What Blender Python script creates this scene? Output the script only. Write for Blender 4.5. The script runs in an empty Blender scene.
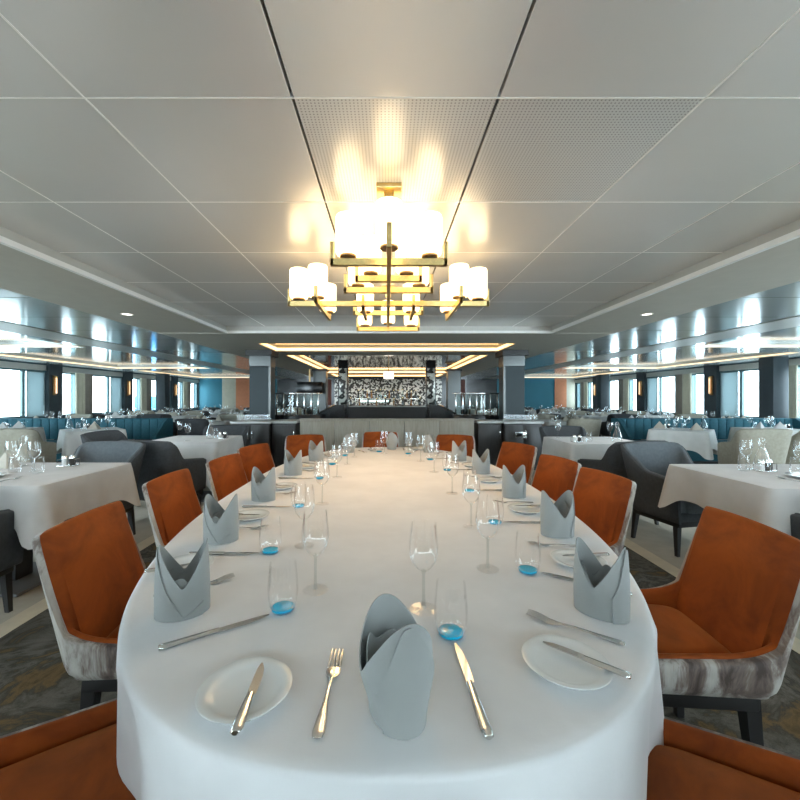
import bpy, bmesh, math, random
from math import sin, cos, pi, radians, atan2, hypot, sqrt
from mathutils import Vector, Matrix

random.seed(7)
SC = bpy.context.scene
COL = SC.collection
CAMZ = 1.27
F = 392.0
VX, VY = 387.0, 398.0
TZ = 0.75          # table top height
CEIL = 2.32
SOF = 2.22

def at(px, py, z):
    """point of the place at height z seen at a pixel"""
    d = F * (CAMZ - z) / (py - VY)
    return ((px - VX) * d / F, d)

# ------------------------------------------------------------------ materials
def new_mat(name):
    m = bpy.data.materials.new(name)
    m.use_nodes = True
    nt = m.node_tree
    b = nt.nodes['Principled BSDF']
    return m, nt, b

def setp(b, **k):
    names = dict(col='Base Color', rough='Roughness', metal='Metallic', spec='Specular IOR Level', sheen='Sheen Weight',
                 sheenr='Sheen Roughness', coat='Coat Weight', trans='Transmission Weight', ior='IOR', alpha='Alpha',
                 ecol='Emission Color', estr='Emission Strength', coatr='Coat Roughness')
    for key, v in k.items():
        if key in ('col', 'ecol') and len(v) == 3:
            v = (*v, 1)
        b.inputs[names[key]].default_value = v

def coords(nt, scale=(1, 1, 1), kind='Object', rot=(0, 0, 0)):
    tc = nt.nodes.new('ShaderNodeTexCoord')
    mp = nt.nodes.new('ShaderNodeMapping')
    mp.inputs['Scale'].default_value = scale
    mp.inputs['Rotation'].default_value = rot
    nt.links.new(tc.outputs[kind], mp.inputs['Vector'])
    return mp.outputs['Vector']

def noise(nt, vec, scale, detail=4, rough=0.55, dist=0.0):
    n = nt.nodes.new('ShaderNodeTexNoise')
    n.inputs['Scale'].default_value = scale
    n.inputs['Detail'].default_value = detail
    n.inputs['Roughness'].default_value = rough
    n.inputs['Distortion'].default_value = dist
    nt.links.new(vec, n.inputs['Vector'])
    return n.outputs['Fac']

def ramp(nt, fac, stops, interp='LINEAR'):
    r = nt.nodes.new('ShaderNodeValToRGB')
    r.color_ramp.interpolation = interp
    e = r.color_ramp.elements
    while len(e) < len(stops):
        e.new(0.5)
    for k, (p, c) in enumerate(stops):
        e[k].position = p
        e[k].color = (*c, 1)
    nt.links.new(fac, r.inputs['Fac'])
    return r.outputs['Color']

def bump(nt, b, height, strength=0.2, dist=0.002):
    n = nt.nodes.new('ShaderNodeBump')
    n.inputs['Strength'].default_value = strength
    n.inputs['Distance'].default_value = dist
    nt.links.new(height, n.inputs['Height'])
    nt.links.new(n.outputs['Normal'], b.inputs['Normal'])

def plain(name, col, rough=0.5, metal=0.0, var=0.06, nscale=8, **k):
    m, nt, b = new_mat(name)
    setp(b, rough=rough, metal=metal, **k)
    v = coords(nt)
    f = noise(nt, v, nscale)
    lo = tuple(c * (1 - var) for c in col)
    hi = tuple(min(1, c * (1 + var)) for c in col)
    nt.links.new(ramp(nt, f, [(0.3, lo), (0.7, hi)]), b.inputs['Base Color'])
    return m

def cloth(name, col, weave=900, var=0.05, rough=0.85, wr=0.15):
    m, nt, b = new_mat(name)
    setp(b, rough=rough, sheen=0.15)
    v = coords(nt)
    f = noise(nt, v, 5, 3)
    lo = tuple(c * (1 - var) for c in col)
    hi = tuple(min(1, c * (1 + var)) for c in col)
    nt.links.new(ramp(nt, f, [(0.35, lo), (0.65, hi)]), b.inputs['Base Color'])
    g = noise(nt, v, 9, 5, 0.6)
    bump(nt, b, g, wr, 0.02)
    return m

def emit(name, col, strength):
    m, nt, b = new_mat(name)
    setp(b, col=(0.8, 0.8, 0.8), ecol=col, estr=strength, rough=0.5)
    return m

def thin_glass(name, tint=(1, 1, 1), refl=1.0, rough=0.02, lo=0.03, hi=0.5):
    m = bpy.data.materials.new(name)
    m.use_nodes = True
    nt = m.node_tree
    nt.nodes.clear()
    out = nt.nodes.new('ShaderNodeOutputMaterial')
    mix = nt.nodes.new('ShaderNodeMixShader')
    tr = nt.nodes.new('ShaderNodeBsdfTransparent')
    tr.inputs['Color'].default_value = (*tint, 1)
    gl = nt.nodes.new('ShaderNodeBsdfGlossy')
    gl.inputs['Roughness'].default_value = rough
    gl.inputs['Color'].default_value = (refl, refl, refl, 1)
    lw = nt.nodes.new('ShaderNodeLayerWeight')
    lw.inputs['Blend'].default_value = 0.13
    mr = nt.nodes.new('ShaderNodeMapRange')
    mr.inputs['To Min'].default_value = lo
    mr.inputs['To Max'].default_value = hi
    nt.links.new(lw.outputs['Fresnel'], mr.inputs['Value'])
    nt.links.new(mr.outputs['Result'], mix.inputs['Fac'])
    nt.links.new(tr.outputs[0], mix.inputs[1])
    nt.links.new(gl.outputs[0], mix.inputs[2])
    nt.links.new(mix.outputs[0], out.inputs['Surface'])
    return m

def velvet(name, dark, light):
    m, nt, b = new_mat(name)
    setp(b, rough=0.75, sheen=0.25, sheenr=0.5, spec=0.2)
    b.inputs['Sheen Tint'].default_value = (1.0, 0.45, 0.15, 1)
    v = coords(nt, (1, 1, 1))
    f = noise(nt, v, 5.0, 5, 0.6, 0.6)
    nt.links.new(ramp(nt, f, [(0.3, dark), (0.62, light)]), b.inputs['Base Color'])
    bump(nt, b, noise(nt, v, 260, 2), 0.08, 0.001)
    return m

def hide(name):
    m, nt, b = new_mat(name)
    setp(b, rough=0.6)
    v = coords(nt, (1, 1, 0.35))
    f = noise(nt, v, 11, 6, 0.65, 0.5)
    nt.links.new(ramp(nt, f, [(0.36, (0.05, 0.032, 0.026)), (0.46, (0.16, 0.12, 0.10)), (0.54, (0.36, 0.335, 0.30)), (0.75, (0.50, 0.465, 0.415))]), b.inputs['Base Color'])
    return m

def wood(name, a, c, scale=3, rough=0.4):
    m, nt, b = new_mat(name)
    setp(b, rough=rough)
    v = coords(nt, (1, 1, 0.12))
    f = noise(nt, v, 14 * scale, 5, 0.6, 1.2)
    nt.links.new(ramp(nt, f, [(0.3, a), (0.7, c)]), b.inputs['Base Color'])
    return m

def carpet_mat(name):
    m, nt, b = new_mat(name)
    setp(b, rough=0.95, spec=0.1)
    v = coords(nt)
    big = noise(nt, v, 2.0, 6, 0.66, 1.1)
    c1 = ramp(nt, big, [(0.32, (0.04, 0.032, 0.02)), (0.40, (0.15, 0.10, 0.045)), (0.45, (0.06, 0.054, 0.042)), (0.52, (0.13, 0.12, 0.10)), (0.57, (0.05, 0.046, 0.038)), (0.63, (0.13, 0.11, 0.08)), (0.72, (0.09, 0.085, 0.075))])
    fine = noise(nt, v, 240, 2)
    mx = nt.nodes.new('ShaderNodeMix')
    mx.data_type = 'RGBA'
    mx.blend_type = 'MULTIPLY'
    mx.inputs['Factor'].default_value = 0.6
    nt.links.new(c1, mx.inputs['A'])
    nt.links.new(ramp(nt, fine, [(0.3, (0.5, 0.5, 0.5)), (0.7, (1, 1, 1))]), mx.inputs['B'])
    nt.links.new(mx.outputs['Result'], b.inputs['Base Color'])
    bump(nt, b, fine, 0.4, 0.004)
    return m

def mosaic_mat(name):
    m, nt, b = new_mat(name)
    setp(b, rough=0.25, metal=0.25)
    v = coords(nt)
    vo = nt.nodes.new('ShaderNodeTexVoronoi')
    vo.inputs['Scale'].default_value = 15
    nt.links.new(v, vo.inputs['Vector'])
    sp = nt.nodes.new('ShaderNodeSeparateColor')
    nt.links.new(vo.outputs['Color'], sp.inputs['Color'])
    nt.links.new(ramp(nt, sp.outputs['Red'], [(0.0, (0.03, 0.028, 0.025)), (0.45, (0.1, 0.09, 0.075)), (0.5, (0.6, 0.58, 0.53)), (1.0, (0.95, 0.95, 0.92))], 'CONSTANT'), b.inputs['Base Color'])
    vo2 = nt.nodes.new('ShaderNodeTexVoronoi')
    vo2.inputs['Scale'].default_value = 9
    nt.links.new(v, vo2.inputs['Vector'])
    mul = nt.nodes.new('ShaderNodeMath'); mul.operation = 'MULTIPLY'; mul.inputs[1].default_value = 1.0
    nt.links.new(sp.outputs['Green'], mul.inputs[0])
    bump(nt, b, mul.outputs[0], 0.7, 0.05)
    return m

def perforated(name, col):
    m, nt, b = new_mat(name)
    setp(b, rough=0.26, metal=0.28)
    v = coords(nt, (72, 72, 72))
    fr = nt.nodes.new('ShaderNodeVectorMath'); fr.operation = 'FRACTION'
    nt.links.new(v, fr.inputs[0])
    sb = nt.nodes.new('ShaderNodeVectorMath'); sb.operation = 'SUBTRACT'
    sb.inputs[1].default_value = (0.5, 0.5, 0)
    nt.links.new(fr.outputs[0], sb.inputs[0])
    ml = nt.nodes.new('ShaderNodeVectorMath'); ml.operation = 'MULTIPLY'
    ml.inputs[1].default_value = (1, 1, 0)
    nt.links.new(sb.outputs[0], ml.inputs[0])
    ln = nt.nodes.new('ShaderNodeVectorMath'); ln.operation = 'LENGTH'
    nt.links.new(ml.outputs[0], ln.inputs[0])
    nt.links.new(ramp(nt, ln.outputs['Value'], [(0.0, tuple(c * 0.45 for c in col)), (0.18, tuple(c * 0.45 for c in col)), (0.26, col)]), b.inputs['Base Color'])
    return m

M = {}
M['cloth'] = cloth('white_linen', (0.69, 0.69, 0.69), wr=0.10)
M['sidecloth'] = cloth('side_linen', (0.64, 0.61, 0.585), wr=0.12)
M['napkin'] = cloth('grey_linen', (0.285, 0.295, 0.285), wr=0.14)
M['beige_napkin'] = cloth('beige_linen', (0.55, 0.50, 0.42))
M['white_napkin'] = cloth('white_napkin_linen', (0.66, 0.65, 0.63))
M['orange'] = velvet('orange_velvet', (0.13, 0.023, 0.003), (0.30, 0.061, 0.006))
M['hide'] = hide('cream_brown_hide')
M['charcoal'] = plain('charcoal_fabric', (0.055, 0.058, 0.062), 0.85, var=0.15, nscale=40)
M['slate'] = plain('slate_fabric', (0.12, 0.135, 0.145), 0.85, var=0.12, nscale=40)
M['beige_fabric'] = plain('beige_fabric', (0.40, 0.37, 0.30), 0.85, var=0.1, nscale=30)
M['teal_fabric'] = plain('teal_fabric', (0.025, 0.12, 0.16), 0.8, var=0.15, nscale=30)
M['black'] = plain('black_wood', (0.012, 0.011, 0.011), 0.45)
M['dark_cab'] = wood('dark_cabinet_wood', (0.018, 0.016, 0.015), (0.035, 0.03, 0.028))
M['brown_wood'] = wood('brown_wood', (0.13, 0.065, 0.035), (0.24, 0.13, 0.07))
M['beige_wood'] = wood('beige_panel_wood', (0.28, 0.24, 0.18), (0.38, 0.33, 0.26), 1.5)
M['stone'] = plain('pale_stone', (0.55, 0.55, 0.53), 0.3, var=0.1)
M['ceil'] = plain('satin_ceiling_metal', (0.90, 0.90, 0.89), 0.26, 0.28, var=0.015, nscale=2)
M['perf'] = perforated('perforated_ceiling_metal', (0.88, 0.885, 0.88))
M['gloss'] = plain('glossy_ceiling_metal', (0.66, 0.72, 0.72), 0.13, 0.35, var=0.02, nscale=2)
M['mirror_ceil'] = plain('mirror_ceiling', (0.55, 0.52, 0.46), 0.06, 0.95, var=0.02)
M['soffit'] = plain('grey_soffit_paint', (0.56, 0.53, 0.46), 0.6, var=0.03)
M['band'] = plain('pale_band_paint', (0.55, 0.54, 0.50), 0.4, 0.3, var=0.03)
M['trim'] = plain('white_trim', (0.92, 0.91, 0.88), 0.35, var=0.02)
M['groove'] = plain('dark_groove', (0.02, 0.022, 0.024), 0.7)
M['led'] = emit('warm_led', (1.0, 0.58, 0.22), 2.2)
M['side_led'] = emit('side_cove_led', (1.0, 0.70, 0.38), 0.9)
M['shade'] = emit('lit_opal_shade', (1.0, 0.68, 0.32), 2.5)
M['brass'] = plain('brushed_brass', (0.78, 0.58, 0.25), 0.28, 1.0, var=0.08, nscale=60)
M['bronze'] = plain('bronze_metal', (0.30, 0.20, 0.10), 0.35, 1.0, var=0.08)
M['silver'] = plain('polished_steel', (0.78, 0.77, 0.75), 0.12, 1.0, var=0.02)
M['chrome'] = plain('mirror_steel', (0.42, 0.44, 0.44), 0.14, 1.0, var=0.02)
M['china'] = plain('white_china', (0.73, 0.76, 0.76), 0.12, 0.0, var=0.015, coat=0.5)
M['column_metal'] = plain('brushed_column_metal', (0.075, 0.08, 0.078), 0.28, 0.6, var=0.05)
M['column_panel'] = plain('dark_column_panel', (0.010, 0.026, 0.032), 0.5, var=0.05)
M['glass'] = thin_glass('clear_glass')
M['stem_glass'] = thin_glass('stem_glass', (0.90, 0.92, 0.92), 1.0, 0.02, 0.06, 0.45)
M['foot_glass'] = thin_glass('foot_glass', (0.99, 0.99, 0.99), 1.0, 0.06, 0.01, 0.2)
M['pane'] = thin_glass('window_glass', (0.93, 0.97, 0.98), 0.8)
M['blue'] = plain('blue_glass_base', (0.0, 0.50, 0.82), 0.1, 0.0, var=0.1, coat=0.5)
M['salt'] = plain('white_salt', (0.8, 0.8, 0.78), 0.6)
M['pepper'] = plain('dark_pepper', (0.04, 0.035, 0.03), 0.7)
M['carpet'] = carpet_mat('swirled_carpet')
M['floor'] = plain('beige_floor', (0.40, 0.36, 0.29), 0.7, var=0.12, nscale=5)
M['strip'] = plain('pale_wood_strip', (0.55, 0.47, 0.34), 0.5, var=0.1)
M['plinth'] = plain('dark_grey_plate', (0.10, 0.10, 0.10), 0.6)
M['wall_dark'] = plain('dark_teal_wall', (0.035, 0.075, 0.09), 0.6, var=0.08)
M['wall_teal'] = plain('teal_wall', (0.022, 0.16, 0.22), 0.6, var=0.08, nscale=1)
M['wall_orange'] = plain('terracotta_panel', (0.62, 0.23, 0.11), 0.7, var=0.05)
M['wall_beige'] = plain('beige_wall', (0.50, 0.46, 0.36), 0.7, var=0.05)
M['brown_curtain'] = cloth('taupe_curtain', (0.30, 0.26, 0.22))
M['beige_curtain'] = cloth('cream_curtain', (0.62, 0.58, 0.46))
M['pier'] = plain('dark_pier', (0.03, 0.042, 0.05), 0.5, var=0.08)
M['frame'] = plain('teal_grey_frame', (0.10, 0.17, 0.18), 0.4, var=0.05)
M['mosaic'] = mosaic_mat('mirror_mosaic')
M['dark_red'] = plain('dark_red_panel', (0.14, 0.035, 0.02), 0.5)
M['screen'] = plain('black_panel', (0.01, 0.01, 0.011), 0.2)
M['bottle_dark'] = plain('dark_bottle_glass', (0.015, 0.03, 0.02), 0.08, coat=0.6)
M['bottle_amber'] = plain('amber_bottle_glass', (0.25, 0.10, 0.02), 0.08, coat=0.6)
M['bottle_clear'] = thin_glass('clear_bottle_glass', (0.85, 0.93, 0.92))
M['barglow'] = emit('bar_shelf_light', (0.75, 1.0, 0.95), 1.6)
M['lampglow'] = emit('bar_lamp', (1.0, 0.9, 0.78), 2.0)
M['sconce_glow'] = emit('sconce_light', (1.0, 0.55, 0.2), 0.7)
M['concrete'] = plain('quay_concrete', (0.5, 0.5, 0.48), 0.9)
M['harbour_blue'] = plain('blue_container_paint', (0.01, 0.22, 0.48), 0.5)
M['crane_paint'] = plain('grey_crane_paint', (0.35, 0.37, 0.4), 0.6)

def blind_mat():
    m = bpy.data.materials.new('translucent_blind')
    m.use_nodes = True
    nt = m.node_tree
    nt.nodes.clear()
    out = nt.nodes.new('ShaderNodeOutputMaterial')
    mix = nt.nodes.new('ShaderNodeMixShader')
    mix.inputs['Fac'].default_value = 0.55
    d = nt.nodes.new('ShaderNodeBsdfDiffuse')
    d.inputs['Color'].default_value = (0.52, 0.60, 0.61, 1)
    t = nt.nodes.new('ShaderNodeBsdfTranslucent')
    t.inputs['Color'].default_value = (0.33, 0.38, 0.39, 1)
    nt.links.new(d.outputs[0], mix.inputs[1])
    nt.links.new(t.outputs[0], mix.inputs[2])
    nt.links.new(mix.outputs[0], out.inputs['Surface'])
    return m
M['blind'] = blind_mat()

# ------------------------------------------------------------------ mesh builder
class MB:
    def __init__(self):
        self.bm = bmesh.new()

    def quad_rows(self, rows, close_u=False, close_v=False, flip=False):
        vs = [[self.bm.verts.new(p) for p in r] for r in rows]
        nr, nc = len(vs), len(vs[0])
        for i in range(nr if close_v else nr - 1):
            a, b = vs[i], vs[(i + 1) % nr]
            for j in range(nc if close_u else nc - 1):
                k = (j + 1) % nc
                q = [a[j], a[k], b[k], b[j]]
                if flip:
                    q.reverse()
                if len(set(q)) == 4:
                    self.bm.faces.new(q)
        return vs

    def box(self, c, s, rz=0.0, bev=0.0, seg=2, M4=None):
        t = bmesh.new()
        bmesh.ops.create_cube(t, size=1)
        bmesh.ops.scale(t, vec=s, verts=t.verts)
        if bev > 0:
            bmesh.ops.bevel(t, geom=t.edges[:], offset=bev, segments=seg, affect='EDGES', profile=0.5)
        mat = Matrix.Translation(c) @ Matrix.Rotation(rz, 4, 'Z')
        if M4 is not None:
            mat = M4 @ mat
        bmesh.ops.transform(t, matrix=mat, verts=t.verts)
        me = bpy.data.meshes.new('tmp')
        t.to_mesh(me)
        t.free()
        self.bm.from_mesh(me)
        bpy.data.meshes.remove(me)
        return self

    def b2(self, x0, x1, y0, y1, z0, z1, bev=0.0):
        return self.box(((x0 + x1) / 2, (y0 + y1) / 2, (z0 + z1) / 2), (abs(x1 - x0), abs(y1 - y0), abs(z1 - z0)), 0, bev)

    def lathe(self, prof, seg=24, c=(0, 0, 0), cap0=True, cap1=True):
        rows = []
        for r, z in prof:
            rows.append([(c[0] + r * cos(2 * pi * k / seg), c[1] + r * sin(2 * pi * k / seg), c[2] + z) for k in range(seg)])
        vs = self.quad_rows(rows, close_u=True)
        if cap0 and prof[0][0] > 1e-6:
            self.bm.faces.new(list(reversed(vs[0])))
        if cap1 and prof[-1][0] > 1e-6:
            self.bm.faces.new(vs[-1])
        return self

    def tube(self, pts, rad, seg=8):
        pts = [Vector(p) for p in pts]
        n = len(pts)
        if not hasattr(rad, '__len__'):
            rad = [rad] * n
        rows = []
        for i, p in enumerate(pts):
            d = (pts[min(i + 1, n - 1)] - pts[max(i - 1, 0)]).normalized()
            up = Vector((0, 0, 1)) if abs(d.z) < 0.95 else Vector((0, 1, 0))
            a = d.cross(up).normalized()
            b = d.cross(a).normalized()
            rows.append([tuple(p + (a * cos(2 * pi * k / seg) + b * sin(2 * pi * k / seg)) * rad[i]) for k in range(seg)])
        vs = self.quad_rows(rows, close_u=True)
        self.bm.faces.new(list(reversed(vs[0])))
        self.bm.faces.new(vs[-1])
        return self

    def prism(self, poly, z0, z1):
        a = [self.bm.verts.new((x, y, z0)) for x, y in poly]
        b = [self.bm.verts.new((x, y, z1)) for x, y in poly]
        n = len(poly)
        self.bm.faces.new(list(reversed(a)))
        self.bm.faces.new(b)
        for i in range(n):
            j = (i + 1) % n
            self.bm.faces.new([a[i], a[j], b[j], b[i]])
        return self

    def build(self, name, mat, parent=None, smooth=True, angle=40, loc=None):
        bmesh.ops.recalc_face_normals(self.bm, faces=self.bm.faces[:])
        me = bpy.data.meshes.new(name)
        self.bm.to_mesh(me)
        self.bm.free()
        for p in me.polygons:
            p.use_smooth = smooth
        if smooth:
            me.set_sharp_from_angle(angle=radians(angle))
        me.materials.append(mat)
        o = bpy.data.objects.new(name, me)
        COL.objects.link(o)
        if parent is not None:
            o.parent = parent
        if loc is not None:
            o.location = loc
        return o

def tag(o, label=None, cat=None, group=None, kind=None):
    if label:
        o['label'] = label
    if cat:
        o['category'] = cat
    if group:
        o['group'] = group
    if kind:
        o['kind'] = kind
    return o

def thing(name, label, cat, loc=(0, 0, 0), rz=0.0, group=None):
    o = bpy.data.objects.new(name, None)
    o.empty_display_size = 0.05
    COL.objects.link(o)
    o.location = loc
    o.rotation_euler = (0, 0, rz)
    return tag(o, label, cat, group)

def struct(mb, name, mat, **k):
    return tag(mb.build(name, mat, **k), kind='structure')

def dup(src, loc, rz, label=None, group=None):
    r = src.copy()
    COL.objects.link(r)
    r.location = loc
    r.rotation_euler = (0, 0, rz)
    if label:
        r['label'] = label
    if group:
        r['group'] = group
    for ch in list(src.children):
        c = ch.copy()
        COL.objects.link(c)
        c.parent = r
        for g in list(ch.children):
            d = g.copy()
            COL.objects.link(d)
            d.parent = c
    return r

class Kind:
    """first placement moves the prototype itself, later ones copy it"""
    def __init__(self, maker):
        self.maker = maker
        self.o = None

    def put(self, loc, rz, label, group=None):
        if self.o is None:
            self.o = self.maker()
            o = self.o
            o.location = loc
            o.rotation_euler = (0, 0, rz)
            o['label'] = label
            if group:
                o['group'] = group
            return o
        return dup(self.o, loc, rz, label, group)

# ------------------------------------------------------------------ room shell
XW, Y0, Y1 = 9.6, -2.4, 20.0
struct(MB().b2(-XW - .3, XW + .3, Y0 - .2, Y1 + .2, -.12, -.004), 'floor', M['floor'])
struct(MB().b2(-2.04, 2.04, Y0, 6.4, -.004, .004), 'floor_carpet', M['carpet'])
for sx, nm in ((-1, 'trim_1'), (1, 'trim_2')):
    struct(MB().b2(sx * 2.04, sx * 2.16, Y0, 6.4, -.004, .006), nm, M['strip'])

# tiled main ceiling
TS = 0.7265
xl = [-2.40] + [-.331 + TS * k for k in range(-2, 4)] + [2.46]
xl[-1] = 2.46
xl = [-2.40, -1.785, -1.058, -.331, .39, 1.115, 1.84, 2.46]
yl = [1.372 + .7285 * k for k in range(-7, 7)]
yl = [y for y in yl if Y0 < y < 5.6]
yl = [Y0] + yl + [5.78]
pan, per = MB(), MB()
for i in range(len(xl) - 1):
    for j in range(len(yl) - 1):
        a, b = xl[i], xl[i + 1]
        c, d = yl[j], yl[j + 1]
        g = .0025
        gl = .005 if i in (3, 4) else g
        gr = .005 if i in (2, 3) else g
        tgt = per if (i in (3, 4) and abs(c - 1.372) < .01) else pan
        tgt.b2(a + gl, b - gr, c + g, d - g, CEIL, CEIL + .03, .0015)
struct(pan, 'ceiling', M['ceil'], smooth=False)
struct(per, 'ceiling_panel', M['perf'], smooth=False)
struct(MB().b2(-2.4, 2.46, Y0, 5.78, CEIL + .03, CEIL + .06), 'ceiling_backing', M['groove'])
w = MB()
for x in (-1.785, -1.058, 1.115, 1.84):
    w.b2(x - .0035, x + .0035, Y0, 5.74, CEIL - .0015, CEIL + .02)
for y in yl[1:-1]:
    w.b2(-2.36, 2.42, y - .003, y + .003, CEIL - .001, CEIL + .02)
struct(w, 'ceiling_trim', M['trim'], smooth=False)  # white strips stand in for light caught on the tile bevels

# drop at the edge of the tiled field, with a white lip
def ring(mb, x0, x1, ya, yb, t, z0, z1, back=False):
    mb.b2(x0 - t, x0, ya, yb + t, z0, z1)
    mb.b2(x1, x1 + t, ya, yb + t, z0, z1)
    mb.b2(x0, x1, yb, yb + t, z0, z1)
r = MB(); ring(r, -2.335, 2.395, Y0, 5.72, .035, SOF - .004, SOF + .032)
struct(r, 'trim_3', M['trim'], smooth=False)
r = MB(); ring(r, -2.36, 2.42, Y0, 5.745, .03, SOF + .032, CEIL + .05)
struct(r, 'trim_4', M['band'], smooth=False)

# soffit made of slabs around rectangular recesses
def slabs(mb, x0, x1, y0, y1, holes, z0, z1):
    """fill the rectangle but for holes that share one x range"""
    if not holes:
        mb.b2(x0, x1, y0, y1, z0, z1)
        return
    hx0, hx1 = holes[0][0], holes[0][1]
    if hx0 > x0 + 1e-4:
        mb.b2(x0, hx0, y0, y1, z0, z1)
    if hx1 < x1 - 1e-4:
        mb.b2(hx1, x1, y0, y1, z0, z1)
    y = y0
    for h in sorted(holes, key=lambda q: q[2]):
        if h[2] > y + 1e-4:
            mb.b2(hx0, hx1, y, h[2], z0, z1)
        y = h[3]
    if y < y1 - 1e-4:
        mb.b2(hx0, hx1, y, y1, z0, z1)

REC = [(-2.25, 2.25, 6.85, 7.95), (-2.25, 2.25, 8.72, 14.9), (-2.25, 2.25, 15.5, 17.3)]
so = MB()
so.b2(-3.35, -2.37, Y0, 5.72, SOF, SOF + .16)
so.b2(2.43, 3.35, Y0, 5.72, SOF, SOF + .16)
slabs(so, -3.35, 3.35, 5.755, Y1, REC, SOF, SOF + .16)
struct(so, 'ceiling_soffit', M['soffit'], smooth=False)
top = MB()
for h in REC:
    top.b2(h[0] - .02, h[1] + .02, h[2] - .02, h[3] + .02, SOF + .10, SOF + .12)
struct(top, 'ceiling_recess_panel', M['mirror_ceil'], smooth=False)

COF = [(2.4, 7.4), (8.2, 12.8), (13.6, 18.6)]
n = 5
for sx, side in ((-1, 'left'), (1, 'right')):
    g = MB(); bd = MB(); ctop = MB(); jt = MB(); dk = MB()
    def bx(mb, xa, xb, ya, yb, za, zb):
        mb.b2(min(sx * xa, sx * xb), max(sx * xa, sx * xb), ya, yb, za, zb)
    bx(g, 3.35, 4.72, Y0, Y1, SOF, SOF + .1)
    bx(dk, 4.72, 4.80, Y0, Y1, SOF + .02, SOF + .1)
    bx(bd, 4.80, 5.45, Y0, Y1, SOF, SOF + .1)
    hx = sorted((sx * 5.7, sx * 8.8)); hh = sorted((sx * 5.45, sx * XW))
    slabs(g, hh[0], hh[1], Y0, Y1, [(hx[0], hx[1], a, b) for a, b in COF], SOF, SOF + .1)
    for a, b in COF:
        bx(ctop, 5.68, 8.82, a - .02, b + .02, SOF + .10, SOF + .12)
    y = 1.9
    while y < Y1:
        bx(jt, 3.36, 4.72, y - .004, y + .004, SOF - .001, SOF + .01)
        y += .9
    struct(g, 'ceiling_' + side, M['gloss'], smooth=False)
    struct(dk, 'trim_%d' % n, M['groove'], smooth=False)
    struct(bd, 'trim_%d' % (n + 1), M['band'], smooth=False)
    struct(jt, 'trim_%d' % (n + 2), M['groove'], smooth=False)
    struct(ctop, 'ceiling_coffer_' + side, M['gloss'], smooth=False)
    n += 3

# warm light lines in the recesses
ORD = ['first', 'second', 'third', 'fourth', 'fifth', 'sixth', 'seventh']
for k, h in enumerate(REC):
    t = thing('cove_light', 'warm light line around the %s recess of the bar ceiling' % ['narrow near', 'long middle', 'farthest'][k], 'light', (0, h[3], SOF), 0, 'cove lights over the bar')
    ln = h[3] - h[2]
    MB().b2(h[0], h[1], -.03, -.012, .012, .06).build('light_strip', M['led'], t, smooth=False)
    for s in (-1, 1):
        MB().b2(s * 2.25 - s * .012, s * 2.25 - s * .03, -ln + .05, -.03, .012, .06).build('light_strip', M['led'], t, smooth=False)
for sx, side in ((-1, 'left'), (1, 'right')):
    for k, (a, b) in enumerate(COF):
        t = thing('cove_light', 'warm light line round the %s ceiling coffer above the %s side tables' % (['nearest', 'middle', 'farthest'][k], side), 'light', (sx * 7.25, b, SOF), 0, 'cove lights in the %s coffers' % side)
        MB().b2(-1.55, 1.55, -.03, -.012, .015, .045).build('light_strip', M['side_led'], t, smooth=False)
        q = sx * 1.55
        MB().b2(q - sx * .03, q - sx * .012, -(b - a) + .05, -.03, .015, .045).build('light_strip', M['side_led'], t, smooth=False)

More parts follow.
